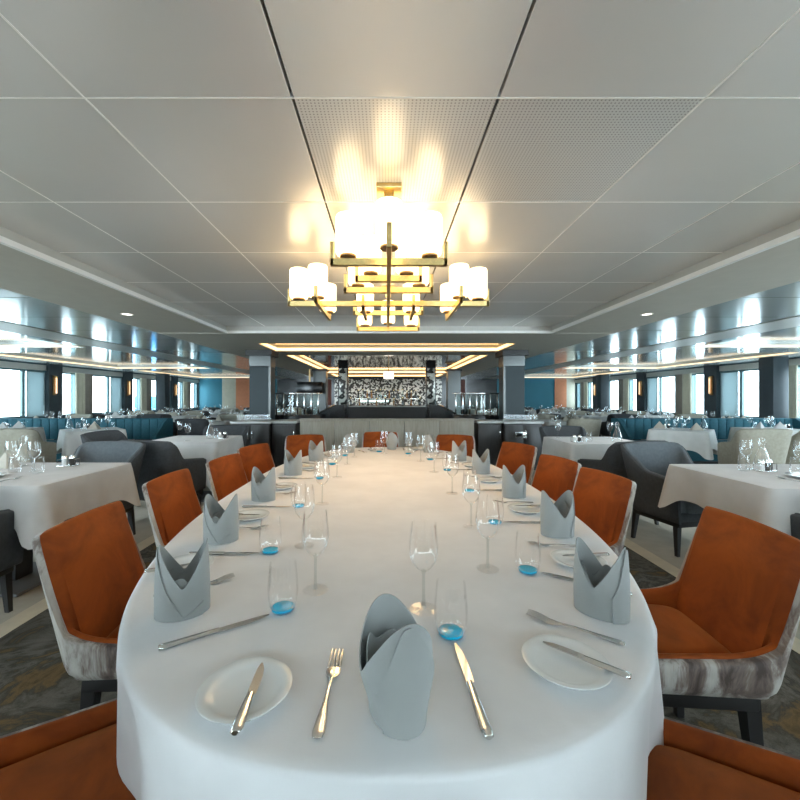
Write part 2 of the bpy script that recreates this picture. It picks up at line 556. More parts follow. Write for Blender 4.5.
# window walls
SILL, HEAD, BAY = 0.74, 2.04, 3.18
def window_wall(sx, side, off):
    wall = MB()
    x0, x1 = sorted((sx * XW, sx * (XW + .25)))
    wall.b2(x0, x1, Y0, Y1, 0, SILL)
    hd = MB(); hd.b2(min(sx * (XW - .02), sx * (XW + .25)), max(sx * (XW - .02), sx * (XW + .25)), Y0, Y1, HEAD, SOF - .03)
    struct(hd, 'wall_%s_header' % side, M['band'], smooth=False)
    wall.b2(x0, x1, Y0, Y1, SOF - .03, CEIL + .1)
    y = Y0
    bays = []
    k0 = 9.88 + off
    ks = [k for k in range(-5, 4) if Y0 < k0 + BAY * k + 3.18 and k0 + BAY * k < Y1 - .3]
    edges = []
    for k in ks:
        z = k0 + BAY * k
        bays.append((k, z))
        edges += [(z, z + 1.42), (z + 1.88, z + 2.60)]
    y = Y0
    wn = 0
    for a, b in edges:
        a, b = max(a, Y0 + .05), min(b, Y1 - .05)
        if b - a < .2:
            continue
        wall.b2(x0, x1, y, a, SILL, HEAD)
        y = b
        wn += 1
        # frame + pane
        f = MB()
        xf0, xf1 = sorted((sx * (XW + .06), sx * (XW + .13)))
        f.b2(xf0, xf1, a, a + .06, SILL, HEAD); f.b2(xf0, xf1, b - .06, b, SILL, HEAD)
        f.b2(xf0, xf1, a + .06, b - .06, SILL, SILL + .05); f.b2(xf0, xf1, a + .06, b - .06, HEAD - .05, HEAD)
        if b - a > 1.2:
            f.b2(xf0, xf1, a + .78, a + .87, SILL + .05, HEAD - .05)
        nm = 'window_%d' % (wn if sx < 0 else wn + 40)
        fo = struct(f, nm, M['frame'], smooth=False)
        xp = sx * (XW + .10)
        struct(MB().b2(xp - .004, xp + .004, a + .06, b - .06, SILL + .05, HEAD - .05), nm + '_pane', M['pane'], smooth=False)
    wall.b2(x0, x1, y, Y1, SILL, HEAD)
    struct(wall, 'wall_' + side, M['wall_dark'], smooth=False)
    words = ['nearest', 'second', 'third', 'fourth', 'fifth']
    vis = [(k, z) for k, z in bays if z + 3.0 > 8.6]
    for i, (k, z) in enumerate(vis):
        w_ = words[i]
        # pale blind over half of the wide window
        if z + .87 > 9.0 and z + 1.4 < Y1:
            t = thing('roller_blind', 'pale blue-green blind drawn down in %s window bay on %s wall' % (w_, side), 'blind', (sx * (XW + .02), z + 1.145, SILL), 0, 'blinds on the %s windows' % side)
            MB().b2(-.006, .006, -.285, .285, .02, 1.25).build('fabric', M['blind'], t, smooth=False)
            MB().tube([(0, -.29, 1.262), (0, .29, 1.262)], .022, 10).build('roller', M['frame'], t)
            MB().b2(-.01, .01, -.27, .27, 0.004, .022).build('bottom_bar', M['frame'], t, smooth=False)
        for (ya, yb, mm, nm, cw) in ((2.42, 2.79, 'beige_curtain', 'cream', 'cream curtain'), (2.79, 3.12, 'brown_curtain', 'taupe', 'taupe curtain')):
            if z + yb > Y1 - .1:
                continue
            mb = MB()
            rows = []
            L = yb - ya
            for s_ in (0, 1):
                rr = []
                for q in range(33):
                    yy = -L / 2 + L * q / 32
                    rr.append((.022 * sin(q * 2 * pi / 5.3), yy))
                rows.append(rr)
            ring_ = [(-sx * (.05 + x), yy) for x, yy in rows[0]]
            back = [(-sx * (.042 + x), yy) for x, yy in reversed(rows[0])]
            mb.prism(ring_ + back, 0.06, 2.04)
            t = mb.build('curtain', M[mm], loc=(sx * (XW - .002), z + (ya + yb) / 2, 0), angle=70)
            tag(t, '%s curtain hanging in the %s window bay of the %s wall' % (nm, w_, side), 'curtain', 'curtains along the %s wall' % side)
        if z + 1.9 < Y1 and z + 1.42 > 8.0:
            struct(MB().b2(min(sx * XW, sx * (XW - .10)), max(sx * XW, sx * (XW - .10)), z + 1.42, z + 1.88, 0, SOF), 'wall_%s_pier' % side, M['pier'], smooth=False)
            t = thing('wall_sconce', 'slim brass wall light on the %s dark pier of the %s wall' % (w_, side), 'lamp', (sx * (XW - .10), z + 1.58, 1.35), 0, 'sconces on the %s piers' % side)
            MB().box((-sx * .02, 0, .28), (.04, .10, .56), 0, .006).build('back_plate', M['bronze'], t)
            MB().lathe([(.0, 0.05), (.022, .05), (.022, .5), (.0, .5)], 12, (-sx * .075, 0, 0)).build('glass_tube', M['sconce_glow'], t)
            MB().lathe([(.027, .49), (.027, .53)], 12, (-sx * .075, 0, 0)).build('cap', M['brass'], t)
window_wall(-1, 'left', -.28)
window_wall(1, 'right', 0)

# far wall, in coloured fields, and rear wall with unseen windows added for daylight
struct(MB().b2(-XW - .2, XW + .2, Y1, Y1 + .2, 0, CEIL + .1), 'wall_far', M['wall_teal'], smooth=False)
struct(MB().b2(-5.6, 5.6, Y1 - .04, Y1, 0, SOF), 'wall_far_panel', M['screen'], smooth=False)
for nm, (oa, ob), (ba, bb) in (('wall_far_panel', (-7.7, -7.0), (-8.4, -7.7)), ('wall_far_panel', (8.55, 9.15), (9.15, 9.58))):
    a, b = oa, ob; struct(MB().b2(a, b, Y1 - .03, Y1, 0, SOF), nm, M['wall_orange'], smooth=False)
    a, b = ba, bb; struct(MB().b2(a, b, Y1 - .03, Y1, 0, SOF), nm, M['wall_beige'], smooth=False)
bw = MB()
added_wins = [(-9.2, -4.6), (-4.2, -.1), (.1, 4.2), (4.6, 9.2)]
low = [.3, 1.78, 1.78, .3]  # middle sills set high so the added openings brighten the near ceiling
bw.b2(-XW, XW, Y0 - .2, Y0, 0, .3); bw.b2(-XW, XW, Y0 - .2, Y0, 2.2, CEIL + .1)
x = -XW
for k, (a, b) in enumerate(added_wins):
    bw.b2(x, a, Y0 - .2, Y0, .3, 2.2); x = b
    lo_ = low[k]
    if lo_ > .4:
        bw.b2(a, b, Y0 - .2, Y0, .3, lo_)
    f = MB()
    f.b2(a, a + .06, Y0 - .14, Y0 - .06, lo_, 2.2); f.b2(b - .06, b, Y0 - .14, Y0 - .06, lo_, 2.2)
    f.b2(a + .06, b - .06, Y0 - .14, Y0 - .06, lo_, lo_ + .06); f.b2(a + .06, b - .06, Y0 - .14, Y0 - .06, 2.14, 2.2)
    struct(f, 'window_%d' % (80 + k), M['frame'], smooth=False)
bw.b2(x, XW, Y0 - .2, Y0, .3, 2.2)
struct(bw, 'wall_rear', M['wall_beige'], smooth=False)

# free-standing columns near the windows
for (x, y, lab) in ((9.02, 9.15, 'nearer'), (8.75, 15.9, 'farther')):
    struct(MB().box((x, y, SOF / 2), (.36, .36, SOF), 0, .01), 'column', M['pier'])
struct(MB().box((-8.75, 15.3, SOF / 2), (.36, .36, SOF), 0, .01), 'column', M['pier'])

# ------------------------------------------------------------------ bar end of the room
for sx, side in ((-1, 'left'), (1, 'right')):
    cx = sx * 2.54
    y = 8.0
    struct(MB().box((cx, y, .95), (.40, .40, 1.9 - .001), 0, .008), 'column_panel', M['column_panel'], smooth=False)
    struct(MB().box((cx, y, 1.90 + .125), (.41, .41, .25), 0, .008), 'column_mirror', M['column_metal'], smooth=False)
    struct(MB().box((cx, y, SOF - .055), (.52, .52, .11), 0, .006), 'column_cap', M['black'], smooth=False)
    struct(MB().b2(cx - sx * .205 - .02, cx - sx * .205 + .02, y - .21, y - .17, 0, 2.14), 'column_trim', M['column_metal'], smooth=False)
    # service cabinets
    for (xa, xb, ya, lab, hh) in ((2.06, 2.72, 6.85, 'outer', .86), (1.62, 2.04, 6.95, 'inner', .86)):
        c = thing('service_cabinet', 'dark wood %s service cabinet with pale stone top by the %s mirrored column' % (lab, side), 'cabinet', (sx * (xa + xb) / 2, ya + .3, 0), 0, 'service cabinets at the %s column' % side)
        wd = xb - xa
        MB().b2(-wd / 2, wd / 2, -.28, .28, .06, hh - .04).build('body', M['dark_cab'], c, smooth=False)
        MB().b2(-wd / 2 + .03, wd / 2 - .03, -.25, .27, 0, .06).build('plinth', M['black'], c, smooth=False)
        MB().box((0, -.01, hh - .02), (wd + .04, .62, .04), 0, .004).build('top', M['stone'], c)
        nd = 2 if wd > .5 else 1
        for k in range(nd):
            dw = wd / nd
            dx = -wd / 2 + dw * (k + .5)
            d = MB().box((dx, -.29, .44), (dw - .014, .02, .70), 0, .003).build('door', M['dark_cab'], c)
            MB().box((dx + (.5 - k) * (dw - .07), -.308, .62), (.012, .016, .14), 0, .003).build('handle', M['silver'], d)
t = thing('glass_niche', 'small lit steel tray slot in the front of the right service cabinet', 'tray', (2.33, 6.82, .56))
MB().box((0, 0, .03), (.20, .02, .006), 0, .001).build('shelf', M['silver'], t)
MB().box((0, .005, .075), (.20, .012, .08), 0, .002).build('back_plate', M['chrome'], t)

t = thing('bar_partition', 'long low beige panelled partition in front of the bar', 'partition', (0, 7.0, 0))
for k in range(5):
    MB().box((-1.24 + .62 * k, 0, .45), (.614, .06, .84), 0, .004).build('panel', M['beige_wood'], t)
MB().box((0, 0, .885), (3.12, .14, .035), 0, .005).build('top_rail', M['beige_wood'], t)
MB().box((0, .02, .015), (3.08, .05, .03)).build('plinth', M['black'], t)

# bar: dark raked wings, mosaic pillars, back wall, racks
for sx, side in ((-1, 'left'), (1, 'right')):
    t = thing('bar_wing', 'dark bar wing with a raked top ending at the %s mosaic pillar' % side, 'counter', (0, 9.3, 0))
    mb = MB()
    pr = [(sx * 1.72, 0), (sx * .98, 0), (sx * .98, 1.12), (sx * 1.20, 1.10), (sx * 1.72, .83)]
    a = [mb.bm.verts.new((x, -.25, z)) for x, z in pr]; b = [mb.bm.verts.new((x, .25, z)) for x, z in pr]
    mb.bm.faces.new(a); mb.bm.faces.new(list(reversed(b)))
    for i in range(5):
        j = (i + 1) % 5
        mb.bm.faces.new([a[i], b[i], b[j], a[j]])
    mb.build('body', M['screen'], t, smooth=False)
    MB().tube([(sx * 1.20, -.26, 1.115), (sx * 1.72, -.26, .845)], .014, 8).build('rail', M['silver'], t)
    t = thing('mosaic_pillar', 'dark pillar set with mirror chips at the %s end of the bar' % side, 'pillar', (sx * 1.10, 9.9, 0))
    MB().box((0, 0, SOF / 2), (.24, .24, SOF), 0, .01).build('core', M['screen'], t)
    for fy in (-1,):
        MB().box((0, -.127, 1.55), (.20, .012, .92), 0, .002).build('mosaic_face', M['mosaic'], t)
    # glass racks beside the bar
    t = thing('glass_rack', 'tall metal rack of upright glass panels standing beyond the %s service cabinets' % side, 'rack', (sx * 2.02, 8.62, 0))
    MB().box((0, 0, .45), (1.15, .35, .9), 0, .01).build('base', M['screen'], t)
    MB().box((0, 0, 1.37), (1.15, .30, .025), 0, .004).build('top_shelf', M['silver'], t)
    for k in range(8):
        MB().box((-.53 + k * .1515, -.12, 1.13), (.028, .028, .47), 0, .004).build('post', M['chrome'], t)
    for k in range(7):
        MB().box((-.455 + k * .1515, -.10, 1.12), (.11, .008, .42)).build('glass_panel', M['bottle_clear'], t)
    struct(MB().box((sx * 2.2, 13.0, SOF / 2), (.42, .42, SOF - .001), 0, .01), 'column_mirror', M['column_metal'], smooth=False)
    struct(MB().box((sx * 2.2, 13.0, SOF - .035), (.50, .50, .07), 0, .006), 'column_cap', M['black'], smooth=False)
struct(MB().b2(-3.6, 3.6, 17.56, 17.6, 0, .95), 'wall_bar_ledge', M['screen'], smooth=False)
struct(MB().b2(-3.6, 3.6, 17.6, 17.75, 0, SOF), 'wall_bar', M['screen'], smooth=False)
tag(MB().b2(-2.35, 2.45, 17.52, 17.596, .951, 2.12).build('mosaic_panel', M['mosaic'], smooth=False), 'wide glittering mirror mosaic covering the wall behind the bar', 'mosaic panel')
tag(MB().b2(-3.3, -2.5, 17.57, 17.597, .951, 2.1).build('red_panel', M['dark_red'], smooth=False), 'dark red wall panel left of the mosaic wall', 'wall panel')
tag(MB().b2(2.7, 3.5, 17.57, 17.597, .951, 2.1).build('red_panel', M['dark_red'], smooth=False), 'dark red wall panel right of the mosaic wall', 'wall panel')
t = thing('wall_screen', 'black flat screen hung beyond the left glass rack', 'screen', (-2.45, 12.4, 1.42))
MB().box((0, 0, .17), (.8, .05, .38), 0, .008).build('display', M['screen'], t)
MB().box((0, .03, .32 + .22), (.05, .05, .46)).build('hanger', M['bronze'], t)
# back bar with lit shelf and bottles
t = thing('back_bar', 'back bar with a lit shelf in front of the mosaic wall', 'counter', (0, 14.2, 0))
MB().b2(-1.9, 1.9, -.3, .3, 0, .95).build('body', M['dark_cab'], t, smooth=False)
MB().box((0, 0, .97), (3.9, .66, .04), 0, .005).build('top', M['stone'], t)
MB().box((0, .18, 1.25), (2.4, .2, .02), 0, .003).build('shelf', M['silver'], t)
MB().box((-.45, .02, 1.16), (1.0, .03, .07), 0, .004).build('light_panel', M['barglow'], t)
for s in (-1, 1):
    MB().box((s * 1.15, .18, 1.12), (.03, .18, .26)).build('post', M['silver'], t)
t = thing('bar_lamp', 'white drum ceiling lamp hung over the bar', 'lamp', (.05, 12.0, 1.86))
MB().lathe([(.15, 0), (.15, .2), (.0, .2)], 24).build('lamp_shade', M['lampglow'], t)
MB().lathe([(.012, .2), (.012, .46)], 8).build('stem', M['bronze'], t)

def bottle_kind(mat, sh):
    def mk():
        t = thing('bottle', 'x', 'bottle')
        MB().lathe([(.0, 0), (.036, 0), (.038, .01), (.038, .17 + sh), (.03, .20 + sh), (.014, .23 + sh), (.013, .29 + sh)], 14).build('body', mat, t)
        MB().lathe([(.016, .28 + sh), (.016, .31 + sh)], 10).build('cap', M['brass'], t)
        return t
    return Kind(mk)
BK = [bottle_kind(M['bottle_dark'], 0), bottle_kind(M['bottle_amber'], -.03), bottle_kind(M['bottle_clear'], .02)]
BN = ['dark green', 'amber', 'clear']
for k in range(14):
    q = (k * 2 + k // 3) % 3
    BK[q].put((-1.05 + k * .162, 14.38, 1.26), 0, '%s bottle on the lit shelf of the back bar' % BN[q], '%s bottles on the back bar shelf' % BN[q])
for k in range(9):
    q = (k + k // 2) % 3
    BK[q].put((-1.3 + k * .31, 14.05, .99), 0, '%s bottle standing along the front edge of the back bar' % BN[q], '%s bottles at the back bar front' % BN[q])

# ------------------------------------------------------------------ seats
def upath(w, yf, yb, rc, nside=18, narc=9, nback=7):
    """U-shaped plan, from the front right round the back to the front left: (x, y, nx, ny)"""
    P = []
    for k in range(nside):
        P.append((w, yf + (yb + rc - yf) * (1 - (1 - k / nside) ** 1.7), 1, 0))
    for k in range(narc):
        a = -k / narc * pi / 2
        P.append((w - rc + rc * cos(a), yb + rc + rc * sin(a), cos(a), sin(a)))
    for k in range(nback + 1):
        P.append((w - rc - 2 * (w - rc) * k / nback, yb, 0, -1))
    for k in range(1, narc + 1):
        a = -pi / 2 - k / narc * pi / 2
        P.append((-w + rc + rc * cos(a), yb + rc + rc * sin(a), cos(a), sin(a)))
    for k in range(1, nside + 1):
        P.append((-w, yb + rc + (yf - yb - rc) * (k / nside) ** 1.7, -1, 0))
    return P

def sm(t):
    t = max(0, min(1, t))
    return t * t * (3 - 2 * t)

def shell(P, hfun, lean, zb, sections):
    """rows of cross-sections along the path"""
    rows = []
    for (x, y, nx, ny) in P:
        h, bwt = hfun(x, y)
        rows.append([(x + nx * (o + lean(z, bwt, nx)), y + ny * o - lean(z, bwt, None), z) for o, z in sections(h, bwt)])
    return rows

def tub_chair(name, cat, w, yf, yb, rc, h_arm_f, h_arm_b, h_back, t0, t1, zb, zseat, mats, lean_k, th, taper=.05, leg_h=.26, pw=None, side_lean=1.0):
    m_out, m_in, m_leg = mats
    def hf(x, y):
        q_ = max(0, min(1, (t1 - y) / (t1 - t0)))
        bwt = sm(q_) if pw is None else .80 * sm((-.186 - y) / .048) + .20 * max(0, min(1, (-.06 - y) / .165)) ** 2.5
        fr = (y - yb) / (yf - yb)
        arm = h_arm_b + (h_arm_f - h_arm_b) * max(0, min(1, fr))
        crown = .012 * (1 - (x / w) ** 2) * bwt
        return arm + (h_back - arm) * bwt + crown, (bwt if pw is None else sm((-.06 - y) / .10))
    def lean(z, bwt, nx):
        k = z - .40
        if nx is None:                      # how far the back rakes away
            return lean_k * k * bwt if k > 0 else taper * k * 1.6 * bwt
        if k > 0:
            return side_lean * lean_k * k * bwt * abs(nx)
        return taper * k * 1.6 * abs(nx) 
    t = thing(name, 'x', cat)
    P = upath(w, yf, yb, rc)
    mid = -th * .42
    def sec_out(h, b):
        L = [(mid, zb), (-.012, zb), (0, zb + .012)]
        for k in range(1, 7):
            L.append((0, zb + (h - .012 - zb) * k / 6))
        L += [(-.006, h - .003), (mid, h)]
        for k in range(5, 0, -1):
            L.append((mid, zb + (h - zb) * k / 6))
        return L
    def sec_in(h, b):
        zi = zseat - .10
        L = []
        for k in range(0, 7):
            L.append((mid - .0005, zi + (h - zi) * k / 6))
        L += [(mid - th * .18, h + .007), (-th * .82, h + .004), (-th, h - .014)]
        for k in range(5, -1, -1):
            L.append((-th - .018 * (1 - k / 6), zi + (h - .03 - zi) * k / 6))
        return L
    for nm, sec, mt in (('outer_shell', sec_out, m_out), ('inner_back', sec_in, m_in)):
        mb = MB()
        vs = mb.quad_rows(shell(P, hf, lean, zb, sec), close_u=True)
        mb.bm.faces.new(vs[0]); mb.bm.faces.new(list(reversed(vs[-1])))
        mb.build(nm, mt, t, angle=60)
    # seat cushion: puffed, rounded front
    wi, y_b, y_f = w - th - .012, yb + th + .012, yf - .005
    mb = MB()
    N = 14
    def out(k, n, s):
        a = 2 * pi * k / n
        e = 0.32
        cx = (abs(cos(a)) ** e) * (1 if cos(a) >= 0 else -1)
        cy = (abs(sin(a)) ** e) * (1 if sin(a) >= 0 else -1)
        return cx * wi * s, (y_b + y_f) / 2 + cy * (y_f - y_b) / 2 * s
    n_ = 40
    rows = []
    for (s, z) in ((0.02, zseat - .13), (.93, zseat - .13), (1.0, zseat - .115), (1.0, zseat - .035), (.975, zseat - .012), (.90, zseat), (.7, zseat + .012), (.4, zseat + .018), (.02, zseat + .02)):
        rows.append([(*out(k, n_, s), z) for k in range(n_)])
    vs = mb.quad_rows(rows, close_u=True)
    mb.bm.faces.new(list(reversed(vs[0]))); mb.bm.faces.new(vs[-1])
    mb.build('seat_cushion', m_in, t, angle=50)
    # underside frame and front rail
    MB().box((0, (yf + yb) / 2 + .01, zb + .005), (2 * w - .07, yf - yb - .07, .09), 0, .01).build('seat_frame', m_leg, t)
    MB().box((0, yf - .03, (zb + zseat - .12) / 2 + .01), (2 * w - .04, .05, zseat - .12 - zb), 0, .012).build('front_rail', m_out, t)
    for sx_ in (-1, 1):
        for (yy, sp) in ((yf - .06, .012), (yb + .07, -.03)):
            x_ = sx_ * (w - .06)
            mb = MB()
            rows = []
            for z, r in ((0, .013), (zb + .01, .022)):
                k = 1 - z / (zb + .01)
                rows.append([(x_ + sx_ * .012 * k + a * r, yy + sp * k + b * r, z) for a, b in ((-1, -1), (1, -1), (1, 1), (-1, 1))])
            vs = mb.quad_rows(rows, close_u=True)
            mb.bm.faces.new(list(reversed(vs[0]))); mb.bm.faces.new(vs[-1])
            mb.build('leg', m_leg, t, smooth=False)
    return t

OC = dict(w=.255, yf=.23, yb=-.24)
orange = Kind(lambda: tub_chair('dining_chair', 'chair', .235, .23, -.24, .05, .470, .49, .825, -.225, -.10, .355, .455,
                                (M['hide'], M['orange'], M['black']), .24, .05, taper=.45, pw=2.6, side_lean=0.12))
charcoal = Kind(lambda: tub_chair('armchair', 'chair', .29, .26, -.26, .12, .60, .66, .84, -.22, -.04, .27, .46,
                                  (M['charcoal'], M['charcoal'], M['black']), .18, .06))
slate = Kind(lambda: tub_chair('armchair', 'chair', .29, .26, -.26, .12, .60, .66, .84, -.22, -.04, .27, .46,
                               (M['charcoal'], M['slate'], M['black']), .18, .06))
beige = Kind(lambda: tub_chair('armchair', 'chair', .29, .26, -.26, .14, .60, .68, .84, -.22, .02, .27, .46,
                               (M['beige_fabric'], M['beige_fabric'], M['black']), .15, .06))

CHAIRS = []   # (x, y, facing) of the orange ones, for the cloth to give way to
def face_rz(fx, fy):
    return atan2(fy, fx) - pi / 2       # local +Y faces (fx, fy)
def put_orange(bx_, by_, fx, fy, label, is_center=False):
    n_ = hypot(fx, fy); fx, fy = fx / n_, fy / n_
    if not is_center:
        bx_ += fx * .30; by_ += fy * .30
    orange.put((bx_, by_, 0.004), face_rz(fx, fy), label, 'orange chairs round the long table')
    CHAIRS.append((bx_, by_, fx, fy))
G5 = 'orange velvet dining chair, '
put_orange(-.70, .77, .81, .58, G5 + 'seat only in frame at the near left corner', True)
put_orange(.72, .70, -.86, .51, G5 + 'seat only in frame at the near right corner', True)
put_orange(-1.10, 1.45, 1, .06, G5 + 'nearest with its back in view on the left')
put_orange(-1.21, 2.2, 1, 0, G5 + 'second back from the front on the left')
put_orange(-1.17, 2.86, .99, -.12, G5 + 'third back from the front on the left')
put_orange(-1.19, 3.55, .93, -.3, G5 + 'fourth back from the front on the left')
put_orange(-.94, 4.52, .3, -.95, G5 + 'at the far left bend of the table')
put_orange(-.08, 4.92, 0, -1, G5 + 'at the far end behind the white napkin')
put_orange(.78, 4.52, -.3, -.95, G5 + 'at the far right bend of the table')
put_orange(1.25, 1.37, -1, .08, G5 + 'nearest with its back in view on the right')
put_orange(1.235, 2.25, -.985, -.16, G5 + 'second back from the front on the right')
put_orange(1.22, 2.82, -.97, -.22, G5 + 'third back from the front on the right')
put_orange(1.22, 3.68, -.9, -.43, G5 + 'fourth back from the front on the right')

# ------------------------------------------------------------------ the long table and its cloth
CY, AY, BX, EX = 2.35, 1.81, .86, 2.5
def edge(th, s=1.0):
    c, q = cos(th), sin(th)
    x = BX * (abs(c) ** (2 / EX)) * (1 if c >= 0 else -1)
    y = AY * (abs(q) ** (2 / EX)) * (1 if q >= 0 else -1)
    return x * s, CY + y * s
NT = 360
# even out the outline by arc length
raw = [edge(2 * pi * k / 4000) for k in range(4001)]
cum = [0]
for k in range(4000):
    cum.append(cum[-1] + hypot(raw[k + 1][0] - raw[k][0], raw[k + 1][1] - raw[k][1]))
out, j = [], 0
for k in range(NT):
    s = cum[-1] * k / NT
    while cum[j + 1] < s:
        j += 1
    f_ = (s - cum[j]) / max(1e-9, cum[j + 1] - cum[j])
    out.append((raw[j][0] + (raw[j + 1][0] - raw[j][0]) * f_, raw[j][1] + (raw[j + 1][1] - raw[j][1]) * f_))
nor = []
for k in range(NT):
    a, b = out[k - 1], out[(k + 1) % NT]
    dx, dy = b[0] - a[0], b[1] - a[1]
    l = hypot(dx, dy)
    nor.append((dy / l, -dx / l))
def blocked(x, y, z):
    if z > .58:
        return False
    for q_, (cx, cy, fx, fy) in enumerate(CHAIRS):
        u = (x - cx) * fx + (y - cy) * fy
        v = (x - cx) * fy - (y - cy) * fx
        if -.3 < u < (.10 if q_ < 2 else .19) and abs(v) < .25:
            return True
    return False
mb = MB()
rows = []
for s in (0.001, .2, .4, .6, .8, .92, .985):
    rows.append([((x) * s, CY + (y - CY) * s, TZ) for x, y in out])
for (o, z) in ((-.006, TZ - .0005), (0.0, TZ - .004), (.003, TZ - .010)):
    rows.append([(out[k][0] + nor[k][0] * o, out[k][1] + nor[k][1] * o, z) for k in range(NT)])
per_ = cum[-1]
for i in range(1, 15):
    z = TZ - .010 - i * .045
    t_ = i / 14
    row = []
    for k in range(NT):
        s = per_ * k / NT
        fold = .5 * sin(s * 2 * pi / .62 + 1.3 * sin(s * 1.7)) + .35 * sin(s * 2 * pi / .33 + .8 * sin(s * 2.9) + 1) + .2 * sin(s * 2 * pi / .21 + 2)
        o = .003 + .016 * t_ + .095 * (t_ ** .6) * fold * (.7 + .3 * sin(s * 1.1)) - .015 * t_
        x, y = out[k][0] + nor[k][0] * o, out[k][1] + nor[k][1] * o
        for _ in range(20):
            if not blocked(x, y, z):
                break
            x -= nor[k][0] * .025; y -= nor[k][1] * .025
        row.append((x, y, z))
    rows.append(row)
# ease sideways so that the give round a seat is soft
for r_ in range(11, len(rows)):
    for _ in range(8):
        R = rows[r_]
        rows[r_] = [tuple((R[k - 1][c] * .25 + R[k][c] * .5 + R[(k + 1) % NT][c] * .25) for c in range(3)) for k in range(NT)]
vs = mb.quad_rows(rows, close_u=True)
mb.bm.faces.new(vs[0])
tc = mb.build('tablecloth', M['cloth'], angle=60)
tag(tc, 'long white cloth draped over the oval dining table down the middle', 'tablecloth')
t = thing('dining_table', 'long oval dining table under the white cloth', 'table', (0, CY, 0))
mb = MB(); poly = [(x * .985, (y - CY) * .985) for x, y in out[::4]]
mb.prism(poly, TZ - .04, TZ - .003); mb.build('tabletop', M['brown_wood'], t, smooth=False)
for yy in (-.9, .9):
    MB().lathe([(.24, 0), (.24, .03), (.06, .06), (.06, .71)], 20, (0, yy, .004)).build('pedestal', M['black'], t)

# ------------------------------------------------------------------ table ware
def lathe_thing(name, cat, prof, mat, seg=28):
    return tag(MB().lathe(prof, seg).build(name, mat), 'x', cat)

def mk_wine():
    t = thing('wine_glass', 'x', 'glass')
    MB().lathe([(.006, .004), (.0045, .012), (.0036, .04), (.0036, .085), (.006, .094)], 20).build('stem', M['stem_glass'], t)
    MB().lathe([(.0, .001), (.034, .0), (.0345, .0018), (.012, .0045), (.006, .006)], 32, cap1=False).build('foot', M['foot_glass'], t)
    MB().lathe([(.0055, .092), (.018, .100), (.030, .116), (.0365, .140), (.0370, .160), (.034, .188), (.0315, .212), (.0310, .212), (.0332, .188), (.0360, .160), (.0355, .140), (.029, .117), (.017, .1015), (.001, .096)], 32, cap0=False, cap1=False).build('bowl', M['glass'], t)
    return t
def mk_tumbler():
    t = thing('water_tumbler', 'x', 'glass')
    MB().lathe([(.0, .0), (.025, .0), (.031, .008), (.0365, .030), (.0372, .055), (.035, .085), (.0325, .115), (.0318, .115), (.0343, .085), (.0365, .055), (.0358, .030), (.030, .012), (.022, .0105)], 32, cap1=False).build('wall', M['glass'], t)
    MB().lathe([(.0, .001), (.021, .001), (.0265, .004), (.027, .009), (.020, .0115), (.0, .0125)], 28).build('blue_base', M['blue'], t)['label'] = 'bright blue glass base'
    return t
WINE, TUMB = Kind(mk_wine), Kind(mk_tumbler)

def flat_outline(pts, z0, z1, mb, sag=None):
    """solid from a half outline (y, halfwidth), mirrored; sag(y) lifts it"""
    sg = sag or (lambda y: 0)
    rows = []
    for y, hw in pts:
        z = sg(y)
        rows.append([(-hw, y, z + (z0 + z1) / 2), (-hw * .55, y, z + z1), (hw * .55, y, z + z1), (hw, y, z + (z0 + z1) / 2), (hw * .55, y, z + z0), (-hw * .55, y, z + z0)])
    vs = mb.quad_rows(rows, close_u=True)
    mb.bm.faces.new(list(reversed(vs[0]))); mb.bm.faces.new(vs[-1])
    return mb

def fork_sag(y):
    if y < .02:
        return .001 + .006 * sm((.02 - y) / .1) * 0 + .004 * sm((y + .1) / .1)
    return .005 - .004 * sin(min(1, (y - .02) / .05) * pi) + .004 * sm((y - .06) / .03)
def mk_fork():
    t = thing('table_fork', 'x', 'fork')
    mb = MB()
    flat_outline([(-.100, .003), (-.098, .008), (-.088, .0095), (-.06, .0075), (-.03, .0042), (0.0, .003), (.025, .0036), (.033, .009), (.042, .0125), (.056, .0128)], 0, .0028, mb, fork_sag)
    mb.build('handle', M['silver'], t, angle=50)
    for k in range(4):
        x = -.0105 + .007 * k
        mb = MB()
        rows = []
        for y, r in ((.054, .0021), (.075, .0018), (.092, .0013), (.100, .0006)):
            z = fork_sag(y) + .0014
            rows.append([(x - r, y, z - .001), (x + r, y, z - .001), (x + r, y, z + .001), (x - r, y, z + .001)])
        vs = mb.quad_rows(rows, close_u=True)
        mb.bm.faces.new(list(reversed(vs[0]))); mb.bm.faces.new(vs[-1])
        mb.build('tine', M['silver'], t, angle=40)
    return t
def mk_knife(L=.23, nm='table_knife'):
    t = thing(nm, 'x', 'knife')
    k = L / .23
    mb = MB()
    flat_outline([(-.115 * k, .004), (-.113 * k, .008), (-.10 * k, .0095), (-.06 * k, .0085), (-.01 * k, .0065), (.002 * k, .006)], 0, .007, mb)
    mb.build('handle', M['silver'], t, angle=60)
    mb = MB()
    o = [(-.006, .0), (.0085, .0), (.0095, .02 * k), (.0095, .06 * k), (.007, .09 * k), (.0005, .114 * k), (-.003, .115 * k), (-.0055, .095 * k), (-.006, .06 * k)]
    mb.prism(o, .0022, .0042)
    mb.build('blade', M['silver'], t, angle=30)
    return t
FORK = Kind(mk_fork)
KNIFE = Kind(lambda: mk_knife())
BUTTER = Kind(lambda: mk_knife(.155, 'butter_knife'))
def mk_plate():
    prof = [(.0, .004), (.045, .004), (.047, .0), (.050, .0), (.054, .005), (.078, .0135), (.0795, .0155), (.078, .0165), (.060, .0105), (.050, .0075), (.0, .0072)]
    return tag(MB().lathe(prof, 48).build('bread_plate', M['china'], angle=60), 'x', 'plate')
PLATE = Kind(mk_plate)

